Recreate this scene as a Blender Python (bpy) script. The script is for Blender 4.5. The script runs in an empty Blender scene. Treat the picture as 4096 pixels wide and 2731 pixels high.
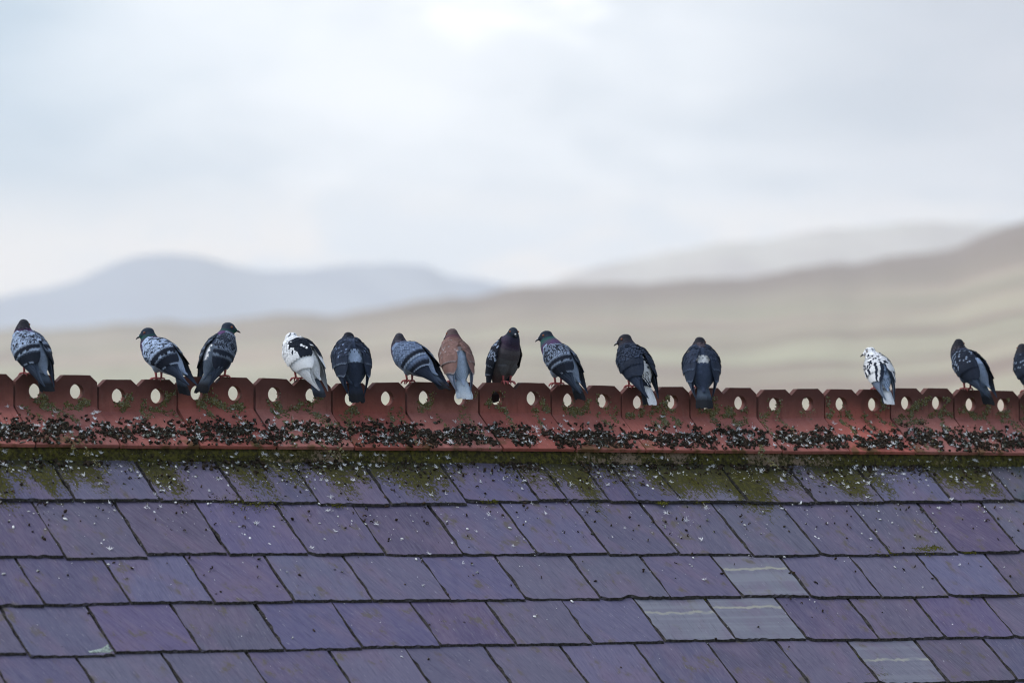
import bpy, math, random
import numpy as np
from mathutils import Vector, Matrix, noise as mnoise

random.seed(7)
rng = np.random.default_rng(7)
S = bpy.context.scene
COL = S.collection
R = math.radians

# ------------------------------------------------------------------ camera
CREST_Z = 9.0                                   # foot of the ridge crest above the ground
CAM = np.array([-10.33207, -15.90960, CREST_Z - 0.36504])
RIGHT = Vector((0.838656, -0.544661, 0.000785))
UP = Vector((-0.019001, -0.027817, 0.999432))
FWD = Vector((0.544330, 0.838195, 0.033678))
cd = bpy.data.cameras.new('camera')
cam = bpy.data.objects.new('camera', cd)
COL.objects.link(cam)
mw = Matrix.Identity(4)
for i in range(3):
    mw[i][0], mw[i][1], mw[i][2], mw[i][3] = RIGHT[i], UP[i], -FWD[i], CAM[i]
cam.matrix_world = mw
cd.sensor_width = 36.0
cd.lens = 176.75
cd.clip_start = 0.5
cd.clip_end = 80000
cd.dof.use_dof = True
cd.dof.focus_distance = 18.7
cd.dof.aperture_fstop = 3.2
S.camera = cam

# ------------------------------------------------------------------ sky, sun, exposure
S.view_settings.view_transform = 'Standard'
S.view_settings.look = 'None'
S.view_settings.exposure = 1.23
S.view_settings.gamma = 1.0
S.view_settings.use_curve_mapping = False
S.cycles.use_denoising = True
S.cycles.filter_width = 1.1
S.cycles.volume_bounces = 2
S.cycles.max_bounces = 8
S.cycles.transparent_max_bounces = 8

SUN_EL, SUN_AZ = 52.0, -60.0                    # azimuth clockwise from +Y; high on the left behind cloud
world = bpy.data.worlds.new("World")
S.world = world
world.use_nodes = True
NT = world.node_tree
NT.nodes.clear()


class NB:
    """short helper for wiring node trees"""
    def __init__(self, nt):
        self.nt = nt

    def n(self, typ, ins=None, **props):
        nd = self.nt.nodes.new(typ)
        for k, v in props.items():
            setattr(nd, k, v)
        if ins:
            for k, v in ins.items():
                self.set(nd.inputs[k], v)
        return nd

    def set(self, sock, v):
        if hasattr(v, 'is_output') or isinstance(v, bpy.types.NodeSocket):
            self.nt.links.new(v, sock)
        else:
            sock.default_value = v

    def math(self, op, a, b=0.0, c=0.0, clamp=False):
        nd = self.n('ShaderNodeMath', {0: a, 1: b, 2: c}, operation=op)
        nd.use_clamp = clamp
        return nd.outputs[0]

    def mix(self, fac, a, b, blend='MIX'):
        nd = self.n('ShaderNodeMix', None, data_type='RGBA', blend_type=blend)
        self.set(nd.inputs[0], fac)
        self.set(nd.inputs[6], a)
        self.set(nd.inputs[7], b)
        return nd.outputs[2]

    def sstep(self, v, lo, hi, a=0.0, b=1.0):
        nd = self.n('ShaderNodeMapRange', None, interpolation_type='SMOOTHSTEP')
        self.set(nd.inputs[0], v)
        self.set(nd.inputs[1], lo)
        self.set(nd.inputs[2], hi)
        self.set(nd.inputs[3], a)
        self.set(nd.inputs[4], b)
        return nd.outputs[0]

    def dot(self, v, vec):
        nd = self.n('ShaderNodeVectorMath', {0: v, 1: vec}, operation='DOT_PRODUCT')
        return nd.outputs['Value']

    def comb(self, x, y, z):
        return self.n('ShaderNodeCombineXYZ', {0: x, 1: y, 2: z}).outputs[0]

    def noise(self, vec, scale, detail=3.0, rough=0.55, dist=0.0):
        return self.n('ShaderNodeTexNoise', {'Vector': vec, 'Scale': scale, 'Detail': detail,
                                             'Roughness': rough, 'Distortion': dist}).outputs['Fac']


def rgb(*c):
    return (c[0], c[1], c[2], 1.0)


w = NB(NT)
sky = w.n('ShaderNodeTexSky', None, sky_type='NISHITA')
sky.sun_disc = False
sky.sun_elevation = R(SUN_EL)
sky.sun_rotation = R(SUN_AZ)
sky.air_density = 1.0
sky.dust_density = 1.0
dirv = w.n('ShaderNodeTexCoord').outputs['Generated']
hz = Vector((FWD.x, FWD.y, 0)).normalized()
px = w.dot(dirv, (hz.y, -hz.x, 0))
pz = w.dot(dirv, (0, 0, 1))
py = w.dot(dirv, (hz.x, hz.y, 0))
cl1 = w.noise(w.comb(w.math('MULTIPLY', px, 7.0), w.math('MULTIPLY', py, 7.0), w.math('MULTIPLY', pz, 19.0)), 1.0, 4.0, 0.5, 0.4)
cl2 = w.noise(w.comb(w.math('MULTIPLY', px, 19.0), w.math('MULTIPLY', py, 19.0), w.math('MULTIPLY', pz, 60.0)), 1.0, 5.0, 0.55, 0.5)
cloud_mix = w.math('ADD', w.math('MULTIPLY', cl1, 0.65), w.math('MULTIPLY', cl2, 0.35))
cloudf = w.math('MAXIMUM', w.sstep(cloud_mix, 0.38, 0.60), w.sstep(pz, 0.078, 0.052, 0.0, 0.8))
# a thin place in the cloud in front of the hidden sun, a blue-grey bank to the left, greyer cloud to the right
sund = (math.sin(R(32.3)) * math.cos(R(8.2)), math.cos(R(32.3)) * math.cos(R(8.2)), math.sin(R(8.2)))
toward = w.math('ADD', w.dot(dirv, sund), w.math('MULTIPLY', w.math('SUBTRACT', cl2, 0.5), 0.003))
glow = w.math('ADD', w.sstep(toward, 0.9940, 0.9995, 0.0, 0.32), w.sstep(toward, 0.9986, 0.99950, 0.0, 0.9))
cloud_col = w.mix(cloudf, rgb(2.55, 3.00, 3.55), rgb(4.10, 4.38, 4.75))
bank = w.math('MULTIPLY', w.sstep(w.math('ADD', px, w.math('MULTIPLY', cl2, 0.05)), 0.0, -0.085), w.sstep(pz, 0.02, 0.09))
cloud_col = w.mix(w.math('MULTIPLY', bank, 0.75), cloud_col, rgb(1.95, 2.75, 3.55))
grey = w.math('MULTIPLY', w.sstep(w.math('ADD', px, w.math('MULTIPLY', cl2, 0.05)), 0.05, 0.13), w.sstep(pz, 0.02, 0.09))
cloud_col = w.mix(w.math('MULTIPLY', grey, 0.7), cloud_col, rgb(2.55, 2.70, 3.15))
cloud_col = w.mix(w.math('MINIMUM', glow, 1.0), cloud_col, rgb(7.2, 7.2, 7.3))
lowb = w.math('MULTIPLY', w.sstep(pz, 0.070, 0.045), w.math('MAXIMUM', w.sstep(cl2, 0.42, 0.60), w.sstep(px, -0.05, -0.10)))
cloud_col = w.mix(w.math('MULTIPLY', lowb, 0.8), cloud_col, rgb(5.6, 4.95, 4.4))
gap = w.sstep(cloud_mix, 0.30, 0.40, 0.55, 0.0)
gap = w.math('MULTIPLY', gap, w.sstep(pz, 0.12, 0.25))
high = w.sstep(pz, 0.15, 0.6, 0.0, 0.35)
final = w.mix(w.math('MAXIMUM', gap, high), cloud_col, sky.outputs[0])
bg = w.n('ShaderNodeBackground', {'Color': final, 'Strength': 0.1})
out = w.n('ShaderNodeOutputWorld')
NT.links.new(bg.outputs[0], out.inputs[0])

sl = bpy.data.lights.new('sun', 'SUN')
sl.energy = 1.3
sl.angle = R(32)
sl.color = (1.0, 0.95, 0.88)
sun = bpy.data.objects.new('sun', sl)
COL.objects.link(sun)
sdir = Vector((math.sin(R(SUN_AZ)) * math.cos(R(SUN_EL)), math.cos(R(SUN_AZ)) * math.cos(R(SUN_EL)), math.sin(R(SUN_EL))))
sun.rotation_euler = sdir.to_track_quat('Z', 'Y').to_euler()
sun.location = (0, 30, 40)

# ------------------------------------------------------------------ roof frame
PITCH = R(37.9)
CP, SP = math.cos(PITCH), math.sin(PITCH)
DN = np.array([0.0, -CP, -SP])                  # down the slope
NR = np.array([0.0, -SP, CP])                   # out of the slope
O = np.array([0.0, 0.0, CREST_Z])


def roof_pt(x, s, n):
    x = np.asarray(x, float)
    s = np.asarray(s, float)
    n = np.asarray(n, float)
    return O + x[..., None] * np.array([1.0, 0, 0]) + s[..., None] * DN + n[..., None] * NR


# ------------------------------------------------------------------ mesh helpers
def tag(o, label=None, cat=None, group=None, kind=None):
    if label:
        o['label'] = label
    if cat:
        o['category'] = cat
    if group:
        o['group'] = group
    if kind:
        o['kind'] = kind
    return o


def link(name, me, mat=None, parent=None, smooth=False):
    o = bpy.data.objects.new(name, me)
    COL.objects.link(o)
    if mat and not me.materials:
        me.materials.append(mat)
    if parent:
        o.parent = parent
    if smooth:
        me.shade_smooth()
    return o


def mesh_np(name, verts, tris, cols=None, smooth=False):
    verts = np.asarray(verts, np.float32)
    faces = np.asarray(tris, np.int32)
    k = faces.shape[1]
    me = bpy.data.meshes.new(name)
    me.vertices.add(len(verts))
    me.vertices.foreach_set('co', verts.ravel())
    me.loops.add(faces.size)
    me.loops.foreach_set('vertex_index', faces.ravel())
    me.polygons.add(len(faces))
    me.polygons.foreach_set('loop_start', np.arange(0, faces.size, k, dtype=np.int32))
    me.polygons.foreach_set('loop_total', np.full(len(faces), k, np.int32))
    if cols is not None:
        at = me.color_attributes.new('Col', 'FLOAT_COLOR', 'POINT')
        c = np.ones((len(verts), 4), np.float32)
        c[:, :3] = cols
        at.data.foreach_set('color', c.ravel())
    me.update(calc_edges=True)
    me.validate()
    if smooth:
        me.shade_smooth()
    return me


def grid_faces(nu, nv, off=0, flip=False):
    """quads of a grid whose vertex (i,j) is off + i*nv + j"""
    i, j = np.meshgrid(np.arange(nu - 1), np.arange(nv - 1), indexing='ij')
    a = off + i * nv + j
    q = np.stack([a, a + nv, a + nv + 1, a + 1], -1).reshape(-1, 4)
    return q[:, ::-1] if flip else q


class Acc:
    def __init__(self):
        self.v, self.f, self.c, self.n = [], [], [], 0

    def add(self, v, f, c=None):
        v = np.asarray(v, float)
        self.v.append(v)
        self.f.append(np.asarray(f) + self.n)
        if c is not None:
            c = np.asarray(c, float)
            if c.ndim == 1:
                c = np.tile(c, (len(v), 1))
            self.c.append(c)
        self.n += len(v)

    def mesh(self, name, smooth=False):
        return mesh_np(name, np.concatenate(self.v), np.concatenate(self.f),
                       np.concatenate(self.c) if self.c else None, smooth)


def ico(sub):
    t = (1 + 5 ** .5) / 2
    v = [(-1, t, 0), (1, t, 0), (-1, -t, 0), (1, -t, 0), (0, -1, t), (0, 1, t), (0, -1, -t), (0, 1, -t),
         (t, 0, -1), (t, 0, 1), (-t, 0, -1), (-t, 0, 1)]
    f = [(0, 11, 5), (0, 5, 1), (0, 1, 7), (0, 7, 10), (0, 10, 11), (1, 5, 9), (5, 11, 4), (11, 10, 2), (10, 7, 6), (7, 1, 8),
         (3, 9, 4), (3, 4, 2), (3, 2, 6), (3, 6, 8), (3, 8, 9), (4, 9, 5), (2, 4, 11), (6, 2, 10), (8, 6, 7), (9, 8, 1)]
    v = [np.array(p, float) / np.linalg.norm(p) for p in v]
    for _ in range(sub):
        nf, mid = [], {}

        def m(a, b):
            k = (min(a, b), max(a, b))
            if k not in mid:
                p = v[a] + v[b]
                v.append(p / np.linalg.norm(p))
                mid[k] = len(v) - 1
            return mid[k]
        for a, b, c in f:
            ab, bc, ca = m(a, b), m(b, c), m(c, a)
            nf += [(a, ab, ca), (b, bc, ab), (c, ca, bc), (ab, bc, ca)]
        f = nf
    return np.array(v), np.array(f)


def loft(chain, seg=16):
    """closed tube through rings (centre, half-axis 1, half-axis 2)"""
    th = np.linspace(0, 2 * np.pi, seg, endpoint=False)
    v = [c + np.outer(np.cos(th), a) + np.outer(np.sin(th), b) for c, a, b in chain]
    n = len(chain)
    v = np.concatenate(v + [chain[0][0][None], chain[-1][0][None]])
    f = []
    for i in range(n - 1):
        for j in range(seg):
            k = (j + 1) % seg
            p, q, r_, s_ = i * seg + j, i * seg + k, (i + 1) * seg + k, (i + 1) * seg + j
            f += [(p, q, r_), (p, r_, s_)]
    for j in range(seg):
        k = (j + 1) % seg
        f += [(n * seg, k, j), (n * seg + 1, (n - 1) * seg + j, (n - 1) * seg + k)]
    return v, np.array(f)


def tube(pts, rad, seg=6):
    pts = [np.asarray(p, float) for p in pts]
    ch = []
    for i, p in enumerate(pts):
        t = pts[min(i + 1, len(pts) - 1)] - pts[max(i - 1, 0)]
        t = t / (np.linalg.norm(t) + 1e-12)
        a = np.cross(t, [0.31, 0.17, 0.93])
        a /= np.linalg.norm(a)
        b = np.cross(t, a)
        r_ = rad[i] if hasattr(rad, '__len__') else rad
        ch.append((p, a * r_, b * r_))
    return loft(ch, seg)


# ------------------------------------------------------------------ materials
def new_mat(name):
    m = bpy.data.materials.new(name)
    m.use_nodes = True
    nt = m.node_tree
    nt.nodes.clear()
    b = NB(nt)
    bs = b.n('ShaderNodeBsdfPrincipled')
    o = b.n('ShaderNodeOutputMaterial')
    nt.links.new(bs.outputs[0], o.inputs[0])
    return m, b, bs


def bump(b, bs, h, strength, dist):
    nd = b.n('ShaderNodeBump', {'Height': h, 'Strength': strength, 'Distance': dist})
    b.set(bs.inputs['Normal'], nd.outputs[0])


def slate_material():
    m, b, bs = new_mat('slate')
    pos = b.n('ShaderNodeNewGeometry').outputs['Position']
    rel = b.n('ShaderNodeVectorMath', {0: pos, 1: tuple(-O)}, operation='ADD').outputs[0]
    x = b.dot(rel, (1, 0, 0))
    s = b.dot(rel, tuple(DN))
    rnd = b.n('ShaderNodeObjectInfo').outputs['Random']
    rz = b.math('MULTIPLY', rnd, 37.0)
    # the riven grain leans a little off the slope
    xg = b.math('ADD', x, b.math('MULTIPLY', s, b.math('MULTIPLY_ADD', rnd, 0.5, -0.45)))
    grain = b.noise(b.comb(b.math('MULTIPLY', xg, 150.0), b.math('MULTIPLY', s, 15.0), rz), 1.0, 4.0, 0.6, 0.5)
    broad = b.noise(b.comb(b.math('MULTIPLY', xg, 9.0), b.math('MULTIPLY', s, 5.0), rz), 1.0, 3.0, 0.5)
    patch = b.noise(b.comb(b.math('MULTIPLY', x, 22.0), b.math('MULTIPLY', s, 16.0), rz), 1.0, 5.0, 0.6)
    tone = b.n('ShaderNodeValToRGB', {0: rnd})
    cr = tone.color_ramp
    cr.elements[0].color = rgb(0.112, 0.084, 0.149)
    cr.elements[1].color = rgb(0.113, 0.114, 0.193)
    for p_, c_ in ((0.2, (0.108, 0.104, 0.183)), (0.4, (0.098, 0.088, 0.149)), (0.6, (0.123, 0.124, 0.197)), (0.8, (0.106, 0.090, 0.159))):
        e = cr.elements.new(p_)
        e.color = rgb(*c_)
    r2 = b.math('FRACT', b.math('MULTIPLY', rnd, 61.7))
    val = b.n('ShaderNodeHueSaturation', {'Value': b.sstep(r2, 0.0, 1.0, 0.70, 1.02), 'Saturation': b.sstep(b.math('FRACT', b.math('MULTIPLY', rnd, 17.3)), 0.0, 1.0, 0.95, 1.25), 'Color': tone.outputs[0]})
    col = val.outputs[0]
    grey = b.n('ShaderNodeAttribute', None, attribute_type='OBJECT', attribute_name='greyness').outputs['Fac']
    col = b.mix(grey, col, rgb(0.145, 0.152, 0.200))
    teal = b.n('ShaderNodeAttribute', None, attribute_type='OBJECT', attribute_name='teal').outputs['Fac']
    col = b.mix(teal, col, rgb(0.045, 0.068, 0.078))
    col = b.mix(b.sstep(broad, 0.42, 0.68, 0.0, 0.5), col, rgb(0.135, 0.096, 0.160))
    col = b.mix(b.sstep(grain, 0.35, 0.75, 0.0, 0.35), col, rgb(0.19, 0.175, 0.23))
    col = b.mix(b.sstep(grain, 0.47, 0.27, 0.0, 0.50), col, rgb(0.055, 0.050, 0.075))
    # brown bloom and fine pale scratches
    col = b.mix(b.math('MULTIPLY', b.sstep(patch, 0.54, 0.66, 0.0, 0.75), b.sstep(broad, 0.46, 0.58)), col, rgb(0.098, 0.085, 0.058))
    scr = b.noise(b.comb(b.math('MULTIPLY', xg, 320.0), b.math('MULTIPLY', s, 30.0), b.math('ADD', rz, 5.0)), 1.0, 2.0, 0.5)
    col = b.mix(b.sstep(scr, 0.67, 0.76, 0.0, 0.6), col, rgb(0.34, 0.34, 0.38))
    # bands crossing the grey slates
    bs_ = b.n('ShaderNodeAttribute', None, attribute_type='OBJECT', attribute_name='band_at').outputs['Fac']
    dd = b.math('ABSOLUTE', b.math('SUBTRACT', b.math('ADD', s, b.math('MULTIPLY', b.math('SUBTRACT', patch, 0.5), 0.045)), bs_))
    band = b.math('MULTIPLY', b.sstep(dd, 0.010, 0.003), b.sstep(broad, 0.32, 0.52))
    col = b.mix(b.math('MULTIPLY', band, 0.75), col, rgb(0.33, 0.33, 0.27))
    strata = b.noise(b.comb(b.math('MULTIPLY', x, 1.0), b.math('MULTIPLY', s, 42.0), rz), 1.0, 2.0, 0.5)
    col = b.mix(b.math('MULTIPLY', grey, b.sstep(b.math('ADD', strata, b.math('MULTIPLY', b.math('SUBTRACT', patch, 0.5), 0.5)), 0.42, 0.75, 0.0, 0.45)), col, rgb(0.22, 0.235, 0.275))
    # moss film running down from the mortar in streaks
    xm_ = b.math('SUBTRACT', x, b.math('MULTIPLY', s, 0.06))
    st = b.noise(b.comb(b.math('MULTIPLY', xm_, 7.5), b.math('MULTIPLY', s, 1.6), 3.0), 1.0, 3.0, 0.6)
    fine = b.noise(b.comb(b.math('MULTIPLY', xg, 95.0), b.math('MULTIPLY', s, 55.0), 1.0), 1.0, 5.0, 0.75)
    wide = b.noise(b.comb(b.math('MULTIPLY', x, 1.9), 7.0, 1.0), 1.0, 2.0, 0.5)
    need = b.math('ADD', b.sstep(s, 0.24, 0.72, 0.455, 0.70), b.sstep(wide, 0.30, 0.70, 0.075, -0.095))
    mm = b.math('ADD', b.math('MULTIPLY', st, 0.42), b.math('MULTIPLY', fine, 0.58))
    moss = b.sstep(b.math('SUBTRACT', mm, need), -0.005, 0.03)
    mcol = b.mix(b.sstep(fine, 0.35, 0.7), rgb(0.024, 0.023, 0.006), rgb(0.092, 0.090, 0.010))
    col = b.mix(b.math('MULTIPLY', moss, 0.90), col, mcol)
    top_dark = b.sstep(s, 0.24, 0.33, 0.45, 0.0)  # slates darker just below the mortar, fading down the slope
    col = b.mix(top_dark, col, rgb(0.035, 0.035, 0.030))
    # broken edges are unweathered dark stone
    nrm = b.n('ShaderNodeNewGeometry').outputs['True Normal']
    up_ = b.dot(nrm, tuple(NR))
    edge = b.sstep(up_, 0.95, 0.80)
    ecol = b.mix(b.sstep(fine, 0.35, 0.8), rgb(0.020, 0.019, 0.020), rgb(0.088, 0.082, 0.080))
    col = b.mix(edge, col, ecol)
    b.set(bs.inputs['Base Color'], col)
    b.set(bs.inputs['Roughness'], b.sstep(patch, 0.3, 0.7, 0.48, 0.66))
    b.set(bs.inputs['Specular IOR Level'], b.math('MULTIPLY', 0.26, b.math('SUBTRACT', 1.0, b.math('MAXIMUM', moss, edge))))
    hgt = b.math('ADD', b.math('ADD', b.math('MULTIPLY', grain, 0.7), b.math('MULTIPLY', patch, 0.35)), b.math('MULTIPLY', moss, b.math('MULTIPLY', fine, 1.6)))
    bump(b, bs, hgt, 0.55, 0.003)
    return m


def clay_material():
    m, b, bs = new_mat('red_clay')
    pos = b.n('ShaderNodeNewGeometry').outputs['Position']
    rnd = b.n('ShaderNodeObjectInfo').outputs['Random']
    z = b.dot(pos, (0, 0, 1))
    n1 = b.noise(pos, 14.0, 4.0, 0.6)
    n2 = b.noise(pos, 160.0, 4.0, 0.65)
    col = b.mix(rnd, rgb(0.390, 0.118, 0.096), rgb(0.430, 0.155, 0.130))
    rv = b.math('FRACT', b.math('MULTIPLY', rnd, 43.1))
    col = b.n('ShaderNodeHueSaturation', {'Value': b.sstep(rv, 0.0, 1.0, 0.78, 1.10), 'Saturation': b.sstep(b.math('FRACT', b.math('MULTIPLY', rnd, 23.9)), 0.0, 1.0, 0.88, 1.05), 'Color': col}).outputs[0]
    col = b.mix(b.sstep(n1, 0.35, 0.75, 0.0, 0.5), col, rgb(0.21, 0.066, 0.056))
    strk = b.noise(b.comb(b.math('MULTIPLY', b.dot(pos, (1, 0, 0)), 42.0), b.math('MULTIPLY', z, 7.0), rnd), 1.0, 4.0, 0.6)
    col = b.mix(b.sstep(strk, 0.52, 0.74, 0.0, 0.55), col, rgb(0.36, 0.175, 0.155))
    col = b.mix(b.sstep(strk, 0.44, 0.28, 0.0, 0.45), col, rgb(0.11, 0.042, 0.036))
    col = b.mix(b.sstep(n2, 0.5, 0.75, 0.0, 0.4), col, rgb(0.10, 0.035, 0.030))
    # soot on the crest heads, plus the upright faces' shade painted into the colour
    soot_shade = b.sstep(b.math('ADD', z, b.math('MULTIPLY', n1, 0.05)), CREST_Z - 0.015, CREST_Z + 0.125, 0.04, 0.92)
    col = b.mix(soot_shade, col, rgb(0.070, 0.028, 0.025))
    # green tinge low on the saddle
    tinge = b.math('MULTIPLY', b.sstep(z, CREST_Z - 0.07, CREST_Z - 0.135), b.sstep(n1, 0.5, 0.62))
    col = b.mix(b.math('MULTIPLY', tinge, 0.7), col, rgb(0.07, 0.062, 0.016))
    sp = b.sstep(b.noise(pos, 420.0, 1.0, 0.5), 0.745, 0.80)
    col = b.mix(b.math('MULTIPLY', sp, b.sstep(z, CREST_Z + 0.0, CREST_Z - 0.03)), col, rgb(0.6, 0.58, 0.56))
    b.set(bs.inputs['Base Color'], col)
    b.set(bs.inputs['Roughness'], 0.68)
    b.set(bs.inputs['Specular IOR Level'], 0.15)
    bump(b, bs, b.math('ADD', n2, b.math('MULTIPLY', n1, 0.6)), 0.35, 0.002)
    return m


def mortar_material():
    m, b, bs = new_mat('mortar')
    pos = b.n('ShaderNodeNewGeometry').outputs['Position']
    n1 = b.noise(pos, 3.2, 3.0, 0.55)
    n2 = b.noise(pos, 60.0, 5.0, 0.7)
    n3 = b.noise(pos, 260.0, 3.0, 0.6)
    col = b.mix(n3, rgb(0.16, 0.12, 0.085), rgb(0.27, 0.20, 0.16))
    bare = b.sstep(b.math('ADD', b.math('MULTIPLY', n1, 0.62), b.math('MULTIPLY', n2, 0.38)), 0.52, 0.60)
    mc = b.mix(b.sstep(n2, 0.38, 0.66), rgb(0.018, 0.018, 0.006), rgb(0.098, 0.094, 0.012))
    col = b.mix(b.sstep(bare, 0.0, 1.0, 0.06, 0.95), mc, col)
    col = b.mix(b.sstep(n2, 0.42, 0.30, 0.0, 0.8), col, rgb(0.010, 0.009, 0.007))
    b.set(bs.inputs['Base Color'], col)
    b.set(bs.inputs['Roughness'], 0.9)
    b.set(bs.inputs['Specular IOR Level'], 0.15)
    bump(b, bs, b.math('ADD', n2, b.math('MULTIPLY', n3, 0.5)), 0.9, 0.006)
    return m


def attr_material(name, rough=0.85, nscale=300.0, var=0.4, bstr=0.5, bdist=0.002, spec=0.2, sheen=0.0):
    m, b, bs = new_mat(name)
    a = b.n('ShaderNodeAttribute', None, attribute_type='GEOMETRY', attribute_name='Col').outputs['Color']
    tc = b.n('ShaderNodeTexCoord').outputs['Object']
    n = b.noise(tc, nscale, 3.0, 0.6)
    k = b.sstep(n, 0.25, 0.75, 1.0 - var, 1.0 + var)
    col = b.n('ShaderNodeVectorMath', None, operation='SCALE')
    b.nt.links.new(a, col.inputs[0])
    b.nt.links.new(k, col.inputs['Scale'])
    b.set(bs.inputs['Base Color'], col.outputs[0])
    b.set(bs.inputs['Roughness'], rough)
    b.set(bs.inputs['Specular IOR Level'], spec)
    if sheen:
        b.set(bs.inputs['Sheen Weight'], sheen)
    if bstr:
        bump(b, bs, n, bstr, bdist)
    return m


def plain_material(name, col, rough=0.6, spec=0.4, nscale=0.0, col2=None):
    m, b, bs = new_mat(name)
    if nscale:
        tc = b.n('ShaderNodeTexCoord').outputs['Object']
        n = b.noise(tc, nscale, 4.0, 0.6)
        b.set(bs.inputs['Base Color'], b.mix(b.sstep(n, 0.3, 0.7), rgb(*col), rgb(*(col2 or col))))
        bump(b, bs, n, 0.3, 0.002)
    else:
        b.set(bs.inputs['Base Color'], rgb(*col))
    b.set(bs.inputs['Roughness'], rough)
    b.set(bs.inputs['Specular IOR Level'], spec)
    return m


M_SLATE = slate_material()
M_CLAY = clay_material()
M_MORTAR = mortar_material()
M_DEBRIS = attr_material('dry_litter', 0.9, 400.0, 0.45, 0.4, 0.002, 0.12)
M_DOWN = attr_material('down', 0.8, 200.0, 0.08, 0.0, 0.0, 0.15)
M_LICHEN = attr_material('lichen', 0.95, 350.0, 0.45, 0.6, 0.002, 0.08)
M_PLUME = attr_material('plumage', 0.7, 420.0, 0.20, 0.45, 0.0014, 0.07, 0.0)
M_FELT = plain_material('roofing_felt', (0.012, 0.012, 0.013), 0.95, 0.1)
M_LEG = plain_material('pink_leg_skin', (0.40, 0.105, 0.110), 0.6, 0.2, 500.0, (0.27, 0.062, 0.070))
M_BEAK = plain_material('dark_horn', (0.020, 0.021, 0.026), 0.4, 0.4)
M_CERE = plain_material('pale_cere', (0.55, 0.56, 0.60), 0.8, 0.2)
M_IRIS = plain_material('orange_iris', (0.26, 0.065, 0.018), 0.25, 0.5)
M_DKIRIS = plain_material('dark_brown_iris', (0.12, 0.035, 0.012), 0.25, 0.5)
M_PUPIL = plain_material('black_pupil', (0.006, 0.006, 0.007), 0.12, 0.6)
M_WALL = plain_material('rendered_wall', (0.42, 0.40, 0.37), 0.9, 0.2, 6.0, (0.34, 0.32, 0.30))

# ------------------------------------------------------------------ the building
house = bpy.data.objects.new('slate_roofed_building', None)
COL.objects.link(house)
house.location = (0.2, 0, 0)
tag(house, 'building roofed in purple slates under a red crested clay ridge where the pigeons perch', 'building')
bpy.context.view_layer.update()
HINV = house.matrix_basis.inverted()


def hpart(name, me, mat, smooth=False, label=None):
    o = link(name, me, mat, house, smooth)
    o.matrix_parent_inverse = HINV
    if label:
        o['label'] = label
    return o


X0, X1 = -3.75, 4.1
S_END = 2.14
# roof deck under the slates, back slope and walls
def prism(name, prof, x0, x1, mat, label=None):
    n = len(prof)
    v = [(x0, y, z) for y, z in prof] + [(x1, y, z) for y, z in prof]
    f = [tuple(range(n))[::-1], tuple(range(n, 2 * n))]
    f += [(i, (i + 1) % n, n + (i + 1) % n, n + i) for i in range(n)]
    me = bpy.data.meshes.new(name)
    me.from_pydata(v, [], f)
    me.update()
    return hpart(name, me, mat, False, label)


def sn(s, n, back=False):
    p = O + s * DN + n * NR
    return ((-p[1] if back else p[1]), p[2])


prism('roof_deck', [sn(0.06, -0.062), sn(S_END - 0.02, -0.062), sn(S_END - 0.02, -0.10),
                    (0, sn(0.0, -0.10)[1] - 0.1), sn(S_END - 0.02, -0.10, True), sn(S_END - 0.02, -0.062, True), sn(0.06, -0.062, True)],
      X0, X1, M_FELT)
# rear slope: overlapping courses in one sheet
prof = []
sb = S_END
rows_b = [0.495, 0.805, 1.065, 1.318, 1.575, 1.832, 2.09]
pb = [sn(0.20, -0.044, True)]
for sb in rows_b:
    pb += [sn(sb, -0.036, True), sn(sb, -0.045, True)]
inner = [sn(S_END, -0.06, True), sn(0.20, -0.06, True)]
prism('rear_roof_slope', pb + inner, X0, X1, M_SLATE)
eave_y, eave_z = sn(S_END - 0.12, -0.10)
WY = -eave_y
WZ = eave_z - 0.02
def box(name, x0, x1, y0, y1, z0, z1, mat):
    v = [(x, y, z) for x in (x0, x1) for y in (y0, y1) for z in (z0, z1)]
    f = [(0, 1, 3, 2), (4, 6, 7, 5), (0, 4, 5, 1), (2, 3, 7, 6), (0, 2, 6, 4), (1, 5, 7, 3)]
    me = bpy.data.meshes.new(name)
    me.from_pydata(v, [], f)
    me.update()
    return hpart(name, me, mat)
box('wall', X0 + 0.10, X1 - 0.10, -WY, -WY + 0.25, 0, WZ, M_WALL)
box('wall', X0 + 0.10, X1 - 0.10, WY - 0.25, WY, 0, WZ, M_WALL)
gz = sn(0.0, -0.10)[1] - 0.12
for xx in (X0 + 0.12, X1 - 0.37):
    pr = [(-WY + 0.252, 0), (WY - 0.252, 0), (WY - 0.252, WZ - 0.02), (0, gz), (-WY + 0.252, WZ - 0.02)]
    prism('gable_wall', pr, xx, xx + 0.25, M_WALL)

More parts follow.
